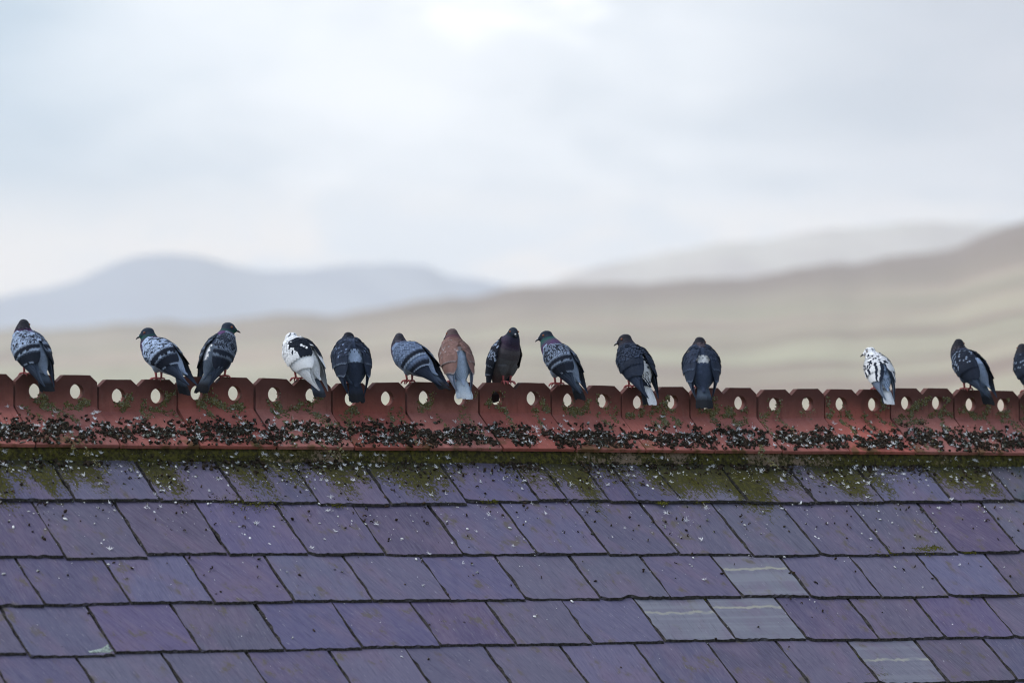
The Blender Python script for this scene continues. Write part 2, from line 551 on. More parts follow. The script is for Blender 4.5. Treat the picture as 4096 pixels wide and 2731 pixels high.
# ------------------------------------------------------------------ slates
ROWS = [
    (0.495, 0.0, [(-2.0544, .49), (-1.7156, .4933), (-1.3872, .5011), (-1.07, .5134), (-.7699, .5098), (-.4358, .4926), (-.1137, .4842),
                  (.012, .484), (.1994, .4939), (.3259, .492), (.5249, .4915), (.8308, .4953), (1.1486, .5023), (1.4798, .4905),
                  (1.8156, .4896), (2.1379, .4743)]),
    (0.807, 0.31, [(-2.223, .815), (-1.9004, .793), (-1.5759, .7979), (-1.2497, .80), (-.9325, .8064), (-.6064, .8071), (-.2888, .8034),
                   (.0253, .8113), (.3381, .8119), (.6661, .82), (.9875, .8222), (1.3177, .8198), (1.6454, .8081), (1.9613, .8053)]),
    (1.065, 0.26, [(-2.4117, 1.0653), (-2.0793, 1.0608), (-1.7545, 1.0629), (-1.432, 1.0607), (-1.1111, 1.0626), (-.7885, 1.0658),
                   (-.4702, 1.0647), (-.1495, 1.0649), (.1627, 1.0635), (.484, 1.0606), (.7946, 1.0708), (1.1207, 1.0724),
                   (1.4436, 1.0738), (1.7765, 1.0707)]),
    (1.318, 0.255, [(-2.5796, 1.3375), (-2.2514, 1.3242), (-1.9231, 1.3251), (-1.5915, 1.3233), (-1.2768, 1.3167), (-.9577, 1.3142),
                    (-.6419, 1.3183), (-.3155, 1.3142), (0, 1.3082), (.3149, 1.312), (.6319, 1.3187), (.9597, 1.3212), (1.273, 1.3174),
                    (1.6027, 1.3198)]),
    (1.575, 0.257, [(-2.4023, 1.578), (-2.0713, 1.575), (-1.7442, 1.574), (-1.4164, 1.572), (-1.1001, 1.57), (-.7746, 1.574),
                    (-.4547, 1.572), (-.1348, 1.568), (.1828, 1.566), (.4941, 1.571), (.8123, 1.574), (1.1231, 1.574), (1.4509, 1.573)]),
    (1.832, 0.257, []),
    (2.09, 0.257, []),
]


def slate_mesh(x0, x1, sb, s_top, seed, notch=None, clip=(0, 0)):
    r_ = np.random.default_rng(seed)
    nu, nv = 22, 10
    th = 0.0076
    u = np.linspace(0, 1, nu)
    # broken lower edge and slightly wandering sides
    jb = r_.normal(0, 0.0007, nu)
    jb = jb + 0.0016 * np.sin(u * 3 + r_.uniform(0, 6)) - 0.0008
    for i in range(2):
        k = r_.integers(1, nu - 1)
        jb[k] -= r_.uniform(0.001, 0.0035)
    if clip[0]:
        jb[0] -= clip[0]
        jb[1] -= clip[0] * 0.35
    if clip[1]:
        jb[-1] -= clip[1]
        jb[-2] -= clip[1] * 0.3
    if notch:
        for i in range(nu):
            q = abs(u[i] - notch[0]) / notch[1]
            if q < 1:
                jb[i] -= notch[2] * (1 - q)
    v = np.concatenate([[0, 0.08], np.linspace(0.3, 1.0, nv - 2)])
    jl = r_.normal(0, 0.0012, nv) + 0.0015 * np.sin(v * 4 + r_.uniform(0, 6))
    jr = r_.normal(0, 0.0012, nv) + 0.0015 * np.sin(v * 4 + r_.uniform(0, 6))
    ch = 0.0045 + r_.uniform(0, 0.003, nu) + (r_.random(nu) < 0.2) * 0.004      # dressed (chipped) margin
    cl = 0.0015 + r_.uniform(0, 0.003, nv) + (r_.random(nv) < 0.3) * 0.005
    cr = 0.0015 + r_.uniform(0, 0.002, nv)
    tilt = 0.009 / 0.257
    warp = r_.uniform(-0.0012, 0.0012, 3)

    def P(x, s, dn):
        n = -0.0345 + (s - sb) * tilt + dn
        return O + np.array([x, 0, 0]) + s * DN + n * NR
    top = np.zeros((nu, nv, 3))
    low = np.zeros((nu, nv, 3))
    for i in range(nu):
        for j in range(nv):
            sbot = sb + jb[i]
            xl, xr = x0 + jl[j], x1 + jr[j]
            s_ = s_top + (sbot - ch[i] - s_top) * v[j]
            x_ = xl + cl[j] + (xr - cr[j] - xl - cl[j]) * u[i]
            lift = warp[0] * math.sin(3 * u[i]) + warp[1] * v[j] + warp[2] * math.sin(5 * u[i] + 2 * v[j])
            top[i, j] = P(x_, s_, lift)
            s2 = s_top + (sbot - s_top) * v[j]
            low[i, j] = P(xl + (xr - xl) * u[i], s2, lift - th)
    vv = np.concatenate([top.reshape(-1, 3), low.reshape(-1, 3)])
    off = nu * nv
    f = list(grid_faces(nu, nv, 0, True))
    f = [tuple(q) for q in grid_faces(nu, nv, 0)]
    for i in range(nu - 1):                                     # lower margin
        a, b2 = i * nv + nv - 1, (i + 1) * nv + nv - 1
        f.append((a, b2, off + b2, off + a)[::-1])
    for j in range(nv - 1):                                     # side margins
        a, b2 = j, j + 1
        f.append((a, b2, off + b2, off + a)[::-1])
        a, b2 = (nu - 1) * nv + j, (nu - 1) * nv + j + 1
        f.append((a, b2, off + b2, off + a))
    me = bpy.data.meshes.new('slate')
    me.from_pydata(vv.tolist(), [], [tuple(int(k) for k in q) for q in f])
    me.update()
    n0 = me.polygons[0].normal
    if n0.dot(Vector(NR)) < 0:
        me.flip_normals()
    return me


BANDED = {(2, 0.6393): (1.0, 0.890), (3, 0.1574): (1.0, 1.141), (3, 0.4734): (1.0, 1.113), (4, 0.9677): (0.85, 1.43)}
seed = 100
for ri, (sb0, expo, joints) in enumerate(ROWS):
    js = list(joints)
    w0 = 0.325
    if not js:
        js = [(-2.25 + (ri % 2) * 0.16, sb0)]
    while js[0][0] > X0 + 0.16:
        js.insert(0, (js[0][0] - w0 + random.uniform(-.012, .012), sb0 + random.uniform(-.006, .006)))
    while js[-1][0] < X1 - 0.16:
        js.append((js[-1][0] + w0 + random.uniform(-.012, .012), sb0 + random.uniform(-.006, .006)))
    for k in range(len(js) - 1):
        (xa, sa), (xb, sbb) = js[k], js[k + 1]
        seed += 1
        r0 = np.random.default_rng(seed)
        g = 0.0018 + r0.uniform(0, 0.0046)
        if xb - xa < 0.2:
            g = 0.003
        sbm = sa if joints and k < len(joints) else (sa + sbb) / 2
        s_top = 0.215 if ri == 0 else sb0 - expo - 0.075
        notch = None
        lab = None
        xm = (xa + xb) / 2
        if ri == 2 and abs(xm - 0.0066) < 0.1:
            notch = (0.42, 0.13, 0.017)
            lab = 'cracked purple slate with a notch broken out of its lower edge'
        clip = (r0.uniform(0.004, 0.016) if r0.random() < 0.3 else 0, r0.uniform(0.003, 0.010) if r0.random() < 0.2 else 0)
        me = slate_mesh(xa + g, xb - 0.0005, sbm, s_top, seed, notch, clip)
        o = hpart('slate', me, M_SLATE)
        o['greyness'] = 0.0
        o['teal'] = 0.0
        o['band_at'] = -9.0
        for (rr, xc), (gr, bat) in BANDED.items():
            if rr == ri and abs(xm - xc) < 0.09:
                o['greyness'] = gr
                o['band_at'] = bat
                lab = 'pale grey slate crossed by a buff mineral band'
        if ri == 0 and 2.13 < xm < 2.45:
            o['teal'] = 0.85
            lab = 'dark greenish slate at the right end of the top course'
        if lab:
            o['label'] = lab

# ------------------------------------------------------------------ mortar bed below the ridge tiles
cuts = [X0, -2.35, -1.42, -0.55, 0.02, 0.74, 1.62, 2.29, 3.1, X1]
for k in range(len(cuts) - 1):
    xa, xb = cuts[k] + 0.0015, cuts[k + 1] - 0.0015
    nx = max(8, int((xb - xa) / 0.008))
    nv = 7
    xs = np.linspace(xa, xb, nx)
    prof_s = np.array([0.196, 0.210, 0.218, 0.230, 0.241, 0.250, 0.257])
    prof_n = np.array([-0.012, -0.0135, -0.016, -0.024, -0.033, -0.041, -0.056])
    vv = np.zeros((nx, nv, 3))
    for i, x in enumerate(xs):
        edge = 0.006 * mnoise.noise(Vector((x * 6, 1.0, 0))) + 0.004 * mnoise.noise(Vector((x * 28, 4.0, 0)))
        for j in range(nv):
            b_ = 0.0035 * mnoise.noise(Vector((x * 40, j * 0.9, 2.0))) + 0.002 * mnoise.noise(Vector((x * 120, j * 2.3, 7.0)))
            vv[i, j] = O + np.array([x, 0, 0]) + (prof_s[j] + edge * j / 6) * DN + (prof_n[j] + b_ * min(j, 2) / 2) * NR
    me = bpy.data.meshes.new('mortar_bed')
    fs = [tuple(int(t) for t in q) for q in grid_faces(nx, nv)]
    fs.append(tuple(range(nv)))
    fs.append(tuple((nx - 1) * nv + j for j in range(nv))[::-1])
    me.from_pydata(vv.reshape(-1, 3).tolist(), [], fs)
    me.update()
    if me.polygons[3].normal.dot(Vector(NR)) < 0:
        me.flip_normals()
    hpart('mortar_bed', me, M_MORTAR)

# ------------------------------------------------------------------ crested ridge tiles
T_X = [-2.1116, -1.7748, -1.4506, -1.1284, -.7999, -.4781, -.1579, .1694, .4891, .81, 1.1307, 1.4549, 1.78, 2.0996, 2.4325]
T_TOP = [(.1182, .1191), (.1056, .1079), (.1204, .121), (.119, .1168), (.1072, .1114), (.1156, .117), (.1174, .1198), (.1145, .114),
         (.1105, .1138), (.1121, .1144), (.1098, .115), (.1153, .1167), (.1239, .1262), (.1223, .1205)]
tl = [(T_X[i], T_X[i + 1], T_TOP[i]) for i in range(14)]
xa = T_X[0]
while xa > X0 + 0.2:
    tl.insert(0, (xa - 0.326, xa, (0.118, 0.119)))
    xa -= 0.326
xa = T_X[-1]
while xa < X1 - 0.2:
    tl.append((xa, xa + 0.324, (0.118, 0.117)))
    xa += 0.324
TH = 0.014          # half thickness of the crest
HC = 0.117          # crest height


def ridge_tile(length):
    acc_v, acc_f = [], []

    def addv(p):
        acc_v.append(p)
        return len(acc_v) - 1
    tw = length / 2
    hr, hzc = 0.0275, 0.058
    cw, chh = 0.029, 0.0255
    for t in range(2):
        xo = t * tw
        outline = [(xo, -0.004), (xo + tw, -0.004), (xo + tw, HC - chh), (xo + tw - cw, HC - 0.001), (xo + cw, HC), (xo, HC - chh)]
        cx_ = xo + tw / 2
        pts = []
        for i in range(len(outline)):
            (ax, az), (bx, bz) = outline[i], outline[(i + 1) % len(outline)]
            L = math.hypot(bx - ax, bz - az)
            n = max(1, round(L / 0.014))
            for k in range(n):
                pts.append((ax + (bx - ax) * k / n, az + (bz - az) * k / n))
        N = len(pts)
        ang = [math.atan2(z - hzc, x - cx_) for x, z in pts]
        loops = {}
        for side, y in ((0, -TH), (1, TH)):
            loops['o', side] = [addv((x, y, z)) for x, z in pts]
            loops['h', side] = [addv((cx_ + hr * math.cos(a), y, hzc + hr * math.sin(a))) for a in ang]
        for i in range(N):
            k = (i + 1) % N
            o0, h0, o1, h1 = loops['o', 0], loops['h', 0], loops['o', 1], loops['h', 1]
            acc_f.append((o0[i], o0[k], h0[k], h0[i]))
            acc_f.append((o1[k], o1[i], h1[i], h1[k]))
            acc_f.append((h0[i], h0[k], h1[k], h1[i]))
            mx = (pts[i][0] + pts[k][0]) / 2
            inner_edge = abs(mx - tw) < 1e-6 and pts[i][1] < HC and abs(pts[i][0] - pts[k][0]) < 1e-6
            if not inner_edge:
                acc_f.append((o0[k], o0[i], o1[i], o1[k]))
    # saddle: both wings in one profile
    L = 0.214
    t = 0.014
    f0 = np.array([-TH - 0.0, 0.0])
    dn = np.array([-CP, -SP])
    nr = np.array([-SP, CP])
    fr = [f0 + np.array([0.0005, 0.004]), f0 + np.array([-0.0015, 0.0]), f0 + dn * 0.008, f0 + dn * 0.07, f0 + dn * 0.14, f0 + dn * (L - 0.002), f0 + dn * L - nr * 0.002,
          f0 + dn * L - nr * t, f0 + dn * 0.10 - nr * t, np.array([0, f0[1] - 0.03])]
    bk = [np.array([-p[0], p[1]]) for p in fr[:-1]][::-1]
    prof = fr + bk
    nx = 6
    base = len(acc_v)
    n = len(prof)
    for i in range(nx):
        for p in prof:
            addv((length * i / (nx - 1), p[0], p[1]))
    for i in range(nx - 1):
        for j in range(n):
            k = (j + 1) % n
            acc_f.append((base + i * n + j, base + i * n + k, base + (i + 1) * n + k, base + (i + 1) * n + j))
    acc_f.append(tuple(base + j for j in range(n))[::-1])
    acc_f.append(tuple(base + (nx - 1) * n + j for j in range(n)))
    return acc_v, acc_f


import bmesh
crest_top = []          # (x0, x1, z-left, z-right) so that things can stand on the teeth
for i, (xa, xb, (zl, zr)) in enumerate(tl):
    r_ = np.random.default_rng(500 + i)
    gap = 0.0060 + r_.uniform(0, 0.005)
    length = xb - xa - gap
    v, f = ridge_tile(length)
    me = bpy.data.meshes.new('ridge_tile')
    me.from_pydata([tuple(map(float, p)) for p in v], [], f)
    bm = bmesh.new()
    bm.from_mesh(me)
    bmesh.ops.remove_doubles(bm, verts=bm.verts, dist=0.0002)
    bmesh.ops.recalc_face_normals(bm, faces=bm.faces)
    bm.to_mesh(me)
    bm.free()
    slope = (zr - zl) / (length / 2)
    zc = (zl + zr) / 2 - HC
    co = np.array([p.co[:] for p in me.vertices])
    co[:, 2] += (zc + slope * (co[:, 0] - length / 2)) * np.clip((co[:, 2] + 0.13) / 0.13, 0.1, 1)
    yaw = r_.normal(0, 0.004)
    co[:, 1] += yaw * (co[:, 0] - length / 2) + r_.normal(0, 0.0015)
    wob = np.array([mnoise.noise(Vector((p[0] * 9 + i, p[1] * 9, p[2] * 9))) for p in co])
    co[:, 1] += wob * 0.0012
    co[:, 2] += wob * 0.0012
    me.vertices.foreach_set('co', (co + np.array([xa + gap / 2, 0, CREST_Z])).astype(np.float32).ravel())
    me.update()
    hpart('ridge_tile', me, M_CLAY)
    crest_top.append((xa, xb, zl, zr))


def crest_z(x):
    for xa, xb, zl, zr in crest_top:
        if xa <= x < xb:
            return CREST_Z + zl + (zr - zl) * ((x - xa) / (xb - xa) - 0.25) * 2
    return CREST_Z + HC


# ------------------------------------------------------------------ litter, lichen, moss, down (nobody could count them)
I0v, I0f = ico(0)
I1v, I1f = ico(1)


def rand_rot(r_):
    q = r_.normal(size=4)
    q /= np.linalg.norm(q)
    a, b, c, d = q
    return np.array([[1 - 2 * (c * c + d * d), 2 * (b * c - a * d), 2 * (b * d + a * c)],
                     [2 * (b * c + a * d), 1 - 2 * (b * b + d * d), 2 * (c * d - a * b)],
                     [2 * (b * d - a * c), 2 * (c * d + a * b), 1 - 2 * (b * b + c * c)]])


BAS = np.stack([np.array([1.0, 0, 0]), -DN, NR], 1)     # roof-local to world


def lump_proto(k):
    r_ = np.random.default_rng(900 + k)
    v = I1v.copy()
    ph = r_.uniform(0, 6, 6)
    d = 1 + 0.28 * np.sin(v[:, 0] * 4 + ph[0]) * np.sin(v[:, 1] * 5 + ph[1]) + 0.22 * np.sin(v[:, 2] * 7 + ph[2]) + r_.normal(0, 0.17, len(v))
    v = v * d[:, None]
    v *= np.array([1.0, r_.uniform(0.6, 1.0), r_.uniform(0.5, 0.8)])
    return v, I1f


def curl_proto(k):
    r_ = np.random.default_rng(950 + k)
    n = 8
    span = r_.uniform(2.5, 5.2)
    a = np.linspace(0, span, n)
    pts = np.stack([np.cos(a), np.sin(a), 0.25 * a / span + 0.12 * np.sin(a * 2 + k)], 1)
    rad = 0.42 * (0.55 + 0.45 * np.sin(np.linspace(0.4, 2.7, n))) * (1 + r_.normal(0, 0.12, n))
    v, f = tube(pts, rad, 5)
    return v + r_.normal(0, 0.11, v.shape), f


LUMPS = [lump_proto(k) for k in range(6)] + [curl_proto(k) for k in range(6)]


def dens(x):
    return 0.5 + 0.5 * mnoise.noise(Vector((x * 2.6, 3.3, 0))) + 0.35 * mnoise.noise(Vector((x * 7.0, 8.1, 0)))


def saddle(x, s, n):
    """point on the front wing of the ridge tile under x"""
    dz = (crest_z(x) - CREST_Z - HC) * np.clip((0.13 - s * SP) / 0.13, 0.1, 1)
    return O + np.array([x, -TH, dz]) + s * DN + n * NR


def on_roof(x, s, n):
    return O + np.array([x, 0, 0]) + s * DN + n * NR


drop = Acc()


def add_dropping(x, s, n, size, r_, pale=0.15, at=on_roof):
    v, f = LUMPS[r_.integers(len(LUMPS))]
    v = v @ rand_rot(r_).T * size * r_.uniform(0.6, 1.25, 3)
    vv = v @ BAS.T + at(x, s, n + size * 0.45)
    t = r_.random()
    dark = np.array([0.022, 0.016, 0.012]) * r_.uniform(0.6, 1.9)
    if t < pale:
        c2 = np.array([0.50, 0.53, 0.53]) * r_.uniform(0.6, 1.2)
    elif t < pale + 0.14:
        c2 = np.array([0.10, 0.12, 0.10]) * r_.uniform(0.6, 1.2)
    elif t < pale + 0.34:
        c2 = np.array([0.085, 0.058, 0.038]) * r_.uniform(0.6, 1.3)
    else:
        c2 = dark * 1.5
    ax = r_.normal(size=3)
    ax /= np.linalg.norm(ax)
    k = np.clip((v @ ax) / size * 1.6 + 0.1, 0, 1)[:, None]
    drop.add(vv, f, dark * (1 - k) + c2 * k)


r_ = np.random.default_rng(21)
cnt = 0
tries = 0
while cnt < 10500 and tries < 80000:
    tries += 1
    x = r_.uniform(X0 + 0.1, X1 - 0.1)
    s = r_.normal(0.153, 0.037)
    if not 0.05 < s < 0.222:
        continue
    cl = mnoise.noise(Vector((x * 11, s * 24, 1.0))) * 0.9 + mnoise.noise(Vector((x * 30, s * 50, 5.0))) * 0.5
    if r_.random() > np.clip(0.42 + 0.55 * (dens(x) - 0.5) + cl * 1.25, 0.0, 1):
        continue
    add_dropping(x, s - 0.011, 0.0, r_.uniform(0.0034, 0.0088), r_, 0.17, saddle)
    cnt += 1
for _ in range(2600):
    x = r_.uniform(X0 + 0.1, X1 - 0.1)
    s = 0.252 + abs(r_.normal(0, 0.026))
    cl = mnoise.noise(Vector((x * 6, 9.0, 1.0))) + 0.5 * mnoise.noise(Vector((x * 19, 9.0, 4.0)))
    if r_.random() > 0.32 + cl * 1.5:
        continue
    add_dropping(x, s, -0.042, r_.uniform(0.0038, 0.0088), r_, 0.08)
for _ in range(1250):
    x = r_.uniform(X0 + 0.1, X1 - 0.1)
    s = 0.28 + r_.exponential(0.26)
    if s > 1.55:
        continue
    add_dropping(x, s, -0.040, r_.uniform(0.0024, 0.0068), r_, 0.20)
for _ in range(160):
    x = r_.uniform(X0 + 0.1, X1 - 0.1)
    add_dropping(x, r_.uniform(0.225, 0.245), -0.028, r_.uniform(0.002, 0.004), r_, 0.2)
o = link('pigeon_droppings', drop.mesh('pigeon_droppings'), M_DEBRIS)
tag(o, 'dark dried pigeon droppings heaped along the lower half of the red ridge tiles', 'droppings', kind='stuff')

# white chips: dried white droppings and specks
chips = Acc()
for i in range(3400):
    x = r_.uniform(X0 + 0.1, X1 - 0.1)
    t = r_.random()
    if t < 0.36:
        s, n = r_.normal(0.145, 0.045) - 0.011, 0.0
        if not 0.01 < s < 0.21:
            continue
    elif t < 0.42:
        s, n = r_.uniform(0.222, 0.245), -0.027
    else:
        s, n = 0.25 + r_.exponential(0.28), -0.040
        if s > 1.56:
            continue
    big = r_.random()
    sz = r_.uniform(0.0009, 0.0019) if big < 0.80 else r_.uniform(0.0022, 0.0050)
    v = I0v * np.array([sz * r_.uniform(0.7, 1.3), sz * r_.uniform(0.8, 2.2), sz * 0.55])
    a = r_.uniform(0, 6.28)
    c, s_ = math.cos(a), math.sin(a)
    v = v @ np.array([[c, -s_, 0], [s_, c, 0], [0, 0, 1]]).T + r_.normal(0, sz * 0.12, v.shape)
    chips.add(v @ BAS.T + (saddle if t < 0.36 else on_roof)(x, s, n + 0.001), I0f, np.array([0.72, 0.74, 0.76]) * r_.uniform(0.6, 1.05))
# a run of white splash on one slate near the right
for i in range(46):
    k = r_.random()
    x = 1.63 + 0.03 * k + r_.normal(0, 0.008)
    s = 0.27 + 0.2 * k
    sz = r_.uniform(0.001, 0.003)
    v = I0v * np.array([sz, sz * r_.uniform(1, 4), sz * 0.4])
    chips.add(v @ BAS.T + O + np.array([x, 0, 0]) + s * DN + (-0.041) * NR, I0f, np.array([0.62, 0.65, 0.72]))
o = link('white_dropping_specks', chips.mesh('white_dropping_specks', True), M_DOWN)
tag(o, 'small white specks of dried droppings spattered over tiles and slates', 'droppings', kind='stuff')

# down feathers caught on the roof
down = Acc()


def tuft(x, s, n, size, r_, at=on_roof):
    nb = r_.integers(11, 20)
    lean = r_.normal(size=2)
    lean = lean / np.linalg.norm(lean) * 0.7
    for k in range(nb):
        a = r_.uniform(0, 6.28)
        L = size * r_.uniform(0.5, 1.0)
        d = np.array([math.cos(a) + lean[0] * 1.3, math.sin(a) + lean[1] * 1.3, r_.uniform(0.0, 0.75)])
        d /= np.linalg.norm(d)
        side = np.cross(d, [0, 0, 1])
        side /= np.linalg.norm(side) + 1e-9
        up = np.cross(side, d)
        wd = size * r_.uniform(0.025, 0.06)
        p = [np.zeros(3), d * L * 0.5 + up * L * 0.08, d * L + up * L * r_.uniform(-0.25, 0.25) + side * L * r_.uniform(-0.35, 0.35)]
        v = np.array([p[0] - side * wd * 0.4, p[0] + side * wd * 0.4, p[1] - side * wd, p[1] + side * wd, p[2]])
        v = np.concatenate([v, v - up * wd * 0.5])
        f = np.array([(0, 1, 3), (0, 3, 2), (2, 3, 4), (6, 5, 8), (8, 5, 7), (8, 7, 9), (1, 6, 8), (1, 8, 3), (3, 8, 9), (3, 9, 4), (5, 0, 2), (5, 2, 7), (7, 2, 4), (7, 4, 9)])
        down.add(v @ BAS.T + at(x, s, n + 0.002), f, np.array([0.80, 0.82, 0.86]) * r_.uniform(0.85, 1.05))


for i in range(700):
    x = r_.uniform(X0 + 0.1, X1 - 0.1)
    t = r_.random()
    if t < 0.55:
        s, n = min(0.2, max(0.02, r_.normal(0.13, 0.045))) - 0.01, 0.004
    elif t < 0.64:
        s, n = r_.uniform(0.225, 0.245), -0.026
    else:
        s, n = 0.26 + r_.exponential(0.17), -0.039
        if s > 1.4:
            continue
    tuft(x, s, n, r_.uniform(0.008, 0.0195), r_, saddle if t < 0.55 else on_roof)
o = link('down_feathers', down.mesh('down_feathers'), M_DOWN)
tag(o, 'tiny white down feathers snagged on ridge tiles and slates', 'feathers', kind='stuff')

# lichen on the crest
lich = Acc()
r_ = np.random.default_rng(33)
for (xa, xb, zl, zr) in crest_top:
    tw = (xb - xa) / 2
    amt = 0.75 + 0.5 * mnoise.noise(Vector((xa * 1.1, 0, 12))) + (0.25 if xa > 0 else 0)
    for t in range(2):
        hx = xa + tw * (t + 0.5)
        seeds = [(hx + r_.normal(0.016, 0.012), r_.uniform(0.012, 0.034)) for _ in range(2)]
        seeds += [(xa + tw * t + r_.uniform(0.01, tw - 0.01), r_.uniform(-0.01, 0.05)) for _ in range(r_.integers(2, 5))]
        for (cx_, cz_) in seeds:
            if r_.random() > amt:
                continue
            walk = np.array([cx_, cz_])
            steps = r_.integers(50, 150)
            drift = np.array([r_.normal(0, 0.4), r_.normal(-0.2, 0.8)])
            for k in range(steps):
                q = walk + r_.normal(0, 0.006, 2)
                if r_.random() < 0.35:
                    walk = walk + (drift + r_.normal(0, 1, 2)) * 0.0035
                x, z = q
                if math.hypot(x - hx, z - 0.058) < 0.0275 or z > 0.085 or not xa + 0.006 < x < xb - 0.006:
                    continue
                sz = r_.uniform(0.0018, 0.0046)
                if z > 0.0:
                    nrm = np.array([0, -1.0, 0])
                    p = np.array([x, -TH - 0.0005, CREST_Z + z + (zl + zr) / 2 - HC])
                    T2 = np.array([0, 0, 1.0])
                else:
                    nrm = NR
                    p = saddle(x, -z * 1.4, 0.0004)
                    T2 = -DN
                B = np.stack([np.array([1.0, 0, 0]), T2, nrm], 1)
                v = I0v * np.array([sz * r_.uniform(0.7, 1.3), sz * r_.uniform(0.7, 1.3), sz * 0.6]) + r_.normal(0, sz * 0.15, I0v.shape)
                g = r_.uniform(0.55, 1.35)
                c = (np.array([0.140, 0.125, 0.055]) if r_.random() < 0.65 else np.array([0.185, 0.190, 0.125])) * g
                lich.add(v @ B.T + p, I0f, c)
        # lichen lining the lower right of the hole
        if r_.random() < 0.85:
            for k in range(26):
                a = r_.uniform(-1.9, 0.25)
                rr = 0.0268
                y = r_.uniform(-TH, TH)
                nrm = -np.array([math.cos(a), 0, math.sin(a)])
                p = np.array([hx + rr * math.cos(a), y, CREST_Z + 0.058 + (zl + zr) / 2 - HC + rr * math.sin(a)])
                sz = r_.uniform(0.0015, 0.0034)
                v = I0v * sz * r_.uniform(0.5, 1.2, 3)
                c = np.array([0.16, 0.165, 0.105]) * r_.uniform(0.6, 1.3)
                lich.add(v + p, I0f, c)
for k in range(150):
    q = r_.random()
    x = -2.345 + 0.088 * q
    s = 1.318 - r_.random() * (0.006 + 0.034 * q * q)
    sz = r_.uniform(0.002, 0.0045)
    v = I0v * np.array([sz * 1.4, sz, sz * 0.3])
    lich.add(v @ BAS.T + on_roof(x, s, -0.0352), I0f, np.array([0.33, 0.40, 0.37]) * r_.uniform(0.6, 1.15))
o = link('lichen', lich.mesh('lichen', True), M_LICHEN)
tag(o, 'olive crusty lichen on the crest of the red ridge tiles', 'lichen', kind='stuff')

# moss cushions along the mortar and in the joints of the top course
moss = Acc()
r_ = np.random.default_rng(44)
for i in range(5200):
    x = r_.uniform(X0 + 0.1, X1 - 0.1)
    t = r_.random()
    if t < 0.62:
        s = r_.uniform(0.222, 0.262)
        n = np.interp(s, [0.2, 0.218, 0.256, 0.262], [-0.013, -0.017, -0.044, -0.046])
    else:
        s = 0.256 + r_.exponential(0.035)
        n = -0.0435
    if mnoise.noise(Vector((x * 3.2, 2.0, 6.0))) + 0.6 * mnoise.noise(Vector((x * 14, s * 20, 6.0))) < -0.12:
        continue
    sz = r_.uniform(0.0015, 0.0042)
    v = I0v * np.array([sz, sz, sz * 0.6]) * r_.uniform(0.7, 1.3, 3) + r_.normal(0, sz * 0.15, I0v.shape)
    c = (np.array([0.075, 0.078, 0.012]) if r_.random() < 0.6 else np.array([0.035, 0.034, 0.010])) * r_.uniform(0.6, 1.35)
    moss.add(v @ BAS.T + O + np.array([x, 0, 0]) + s * DN + n * NR, I0f, c)
for (sb0, expo, joints) in ROWS[:5]:
    for (x, sj) in joints:
        if r_.random() < 0.35:
            sc = r_.uniform(sj - expo * 0.95 if expo else 0.28, sj - 0.03)
            for k in range(r_.integers(4, 14)):
                sz = r_.uniform(0.0012, 0.003)
                v = I0v * sz * r_.uniform(0.7, 1.2, 3)
                moss.add(v @ BAS.T + O + np.array([x + r_.normal(0.002, 0.0015), 0, 0]) + (sc + r_.normal(0, 0.012)) * DN - 0.043 * NR, I0f,
                         np.array([0.085, 0.10, 0.010]) * r_.uniform(0.6, 1.3))
for (mx, ms, mr, mn) in ((1.50, .79, .045, 260), (1.56, .775, .03, 160), (1.70, .80, .03, 90), (1.30, .80, .05, 120), (1.745, 1.055, .025, 110), (.43, .50, .03, 80), (.62, .485, .03, 80), (-1.36, .497, .10, 260), (-1.0, .515, .03, 50), (-.33, .49, .04, 70)):
    for k in range(mn):
        sz = r_.uniform(0.0012, 0.0034)
        v = I0v * np.array([sz, sz, sz * .55]) * r_.uniform(0.7, 1.3, 3)
        q = r_.normal(0, 1, 2)
        moss.add(v @ BAS.T + O + np.array([mx + q[0] * mr * .6, 0, 0]) + (ms + q[1] * mr * .25) * DN - 0.0362 * NR, I0f, np.array([0.080, 0.080, 0.011]) * r_.uniform(0.4, 1.3))
o = link('moss', moss.mesh('moss', True), M_LICHEN)
tag(o, 'green moss growing on the mortar line and top course of slates', 'moss', kind='stuff')

# bits of straw
straw = Acc()
for i in range(90):
    x = r_.uniform(X0 + 0.1, X1 - 0.1)
    s, n = (r_.normal(0.14, 0.03), 0.012) if r_.random() < 0.6 else (0.25 + r_.exponential(0.1), -0.037)
    a = r_.uniform(0, 6.28)
    L = r_.uniform(0.006, 0.016)
    p = O + np.array([x, 0, 0]) + s * DN + n * NR
    d = BAS @ np.array([math.cos(a), math.sin(a), r_.uniform(0, 0.5)])
    k = BAS @ r_.normal(size=3) * L * 0.2
    v, f = tube([p, p + d * L * 0.5 + k, p + d * L], 0.0006, 4)
    straw.add(v, f, np.array([0.34, 0.28, 0.17]) * r_.uniform(0.6, 1.3))
o = link('straw_bits', straw.mesh('straw_bits'), M_DEBRIS)
tag(o, 'short bits of straw and stalk among the droppings', 'straw', kind='stuff')

# ------------------------------------------------------------------ pigeons
DARK = np.array([0.010, 0.014, 0.025])
SLATEC = np.array([0.030, 0.042, 0.074])
MID = np.array([0.112, 0.155, 0.250])
PALE = np.array([0.33, 0.42, 0.59])
WHITE = np.array([0.74, 0.77, 0.82])


def unit(v):
    return v / (np.linalg.norm(v) + 1e-12)


def nz(p, s, o=0.0):
    return mnoise.noise(Vector((float(p[0] * s + o), float(p[1] * s), float(p[2] * s))))


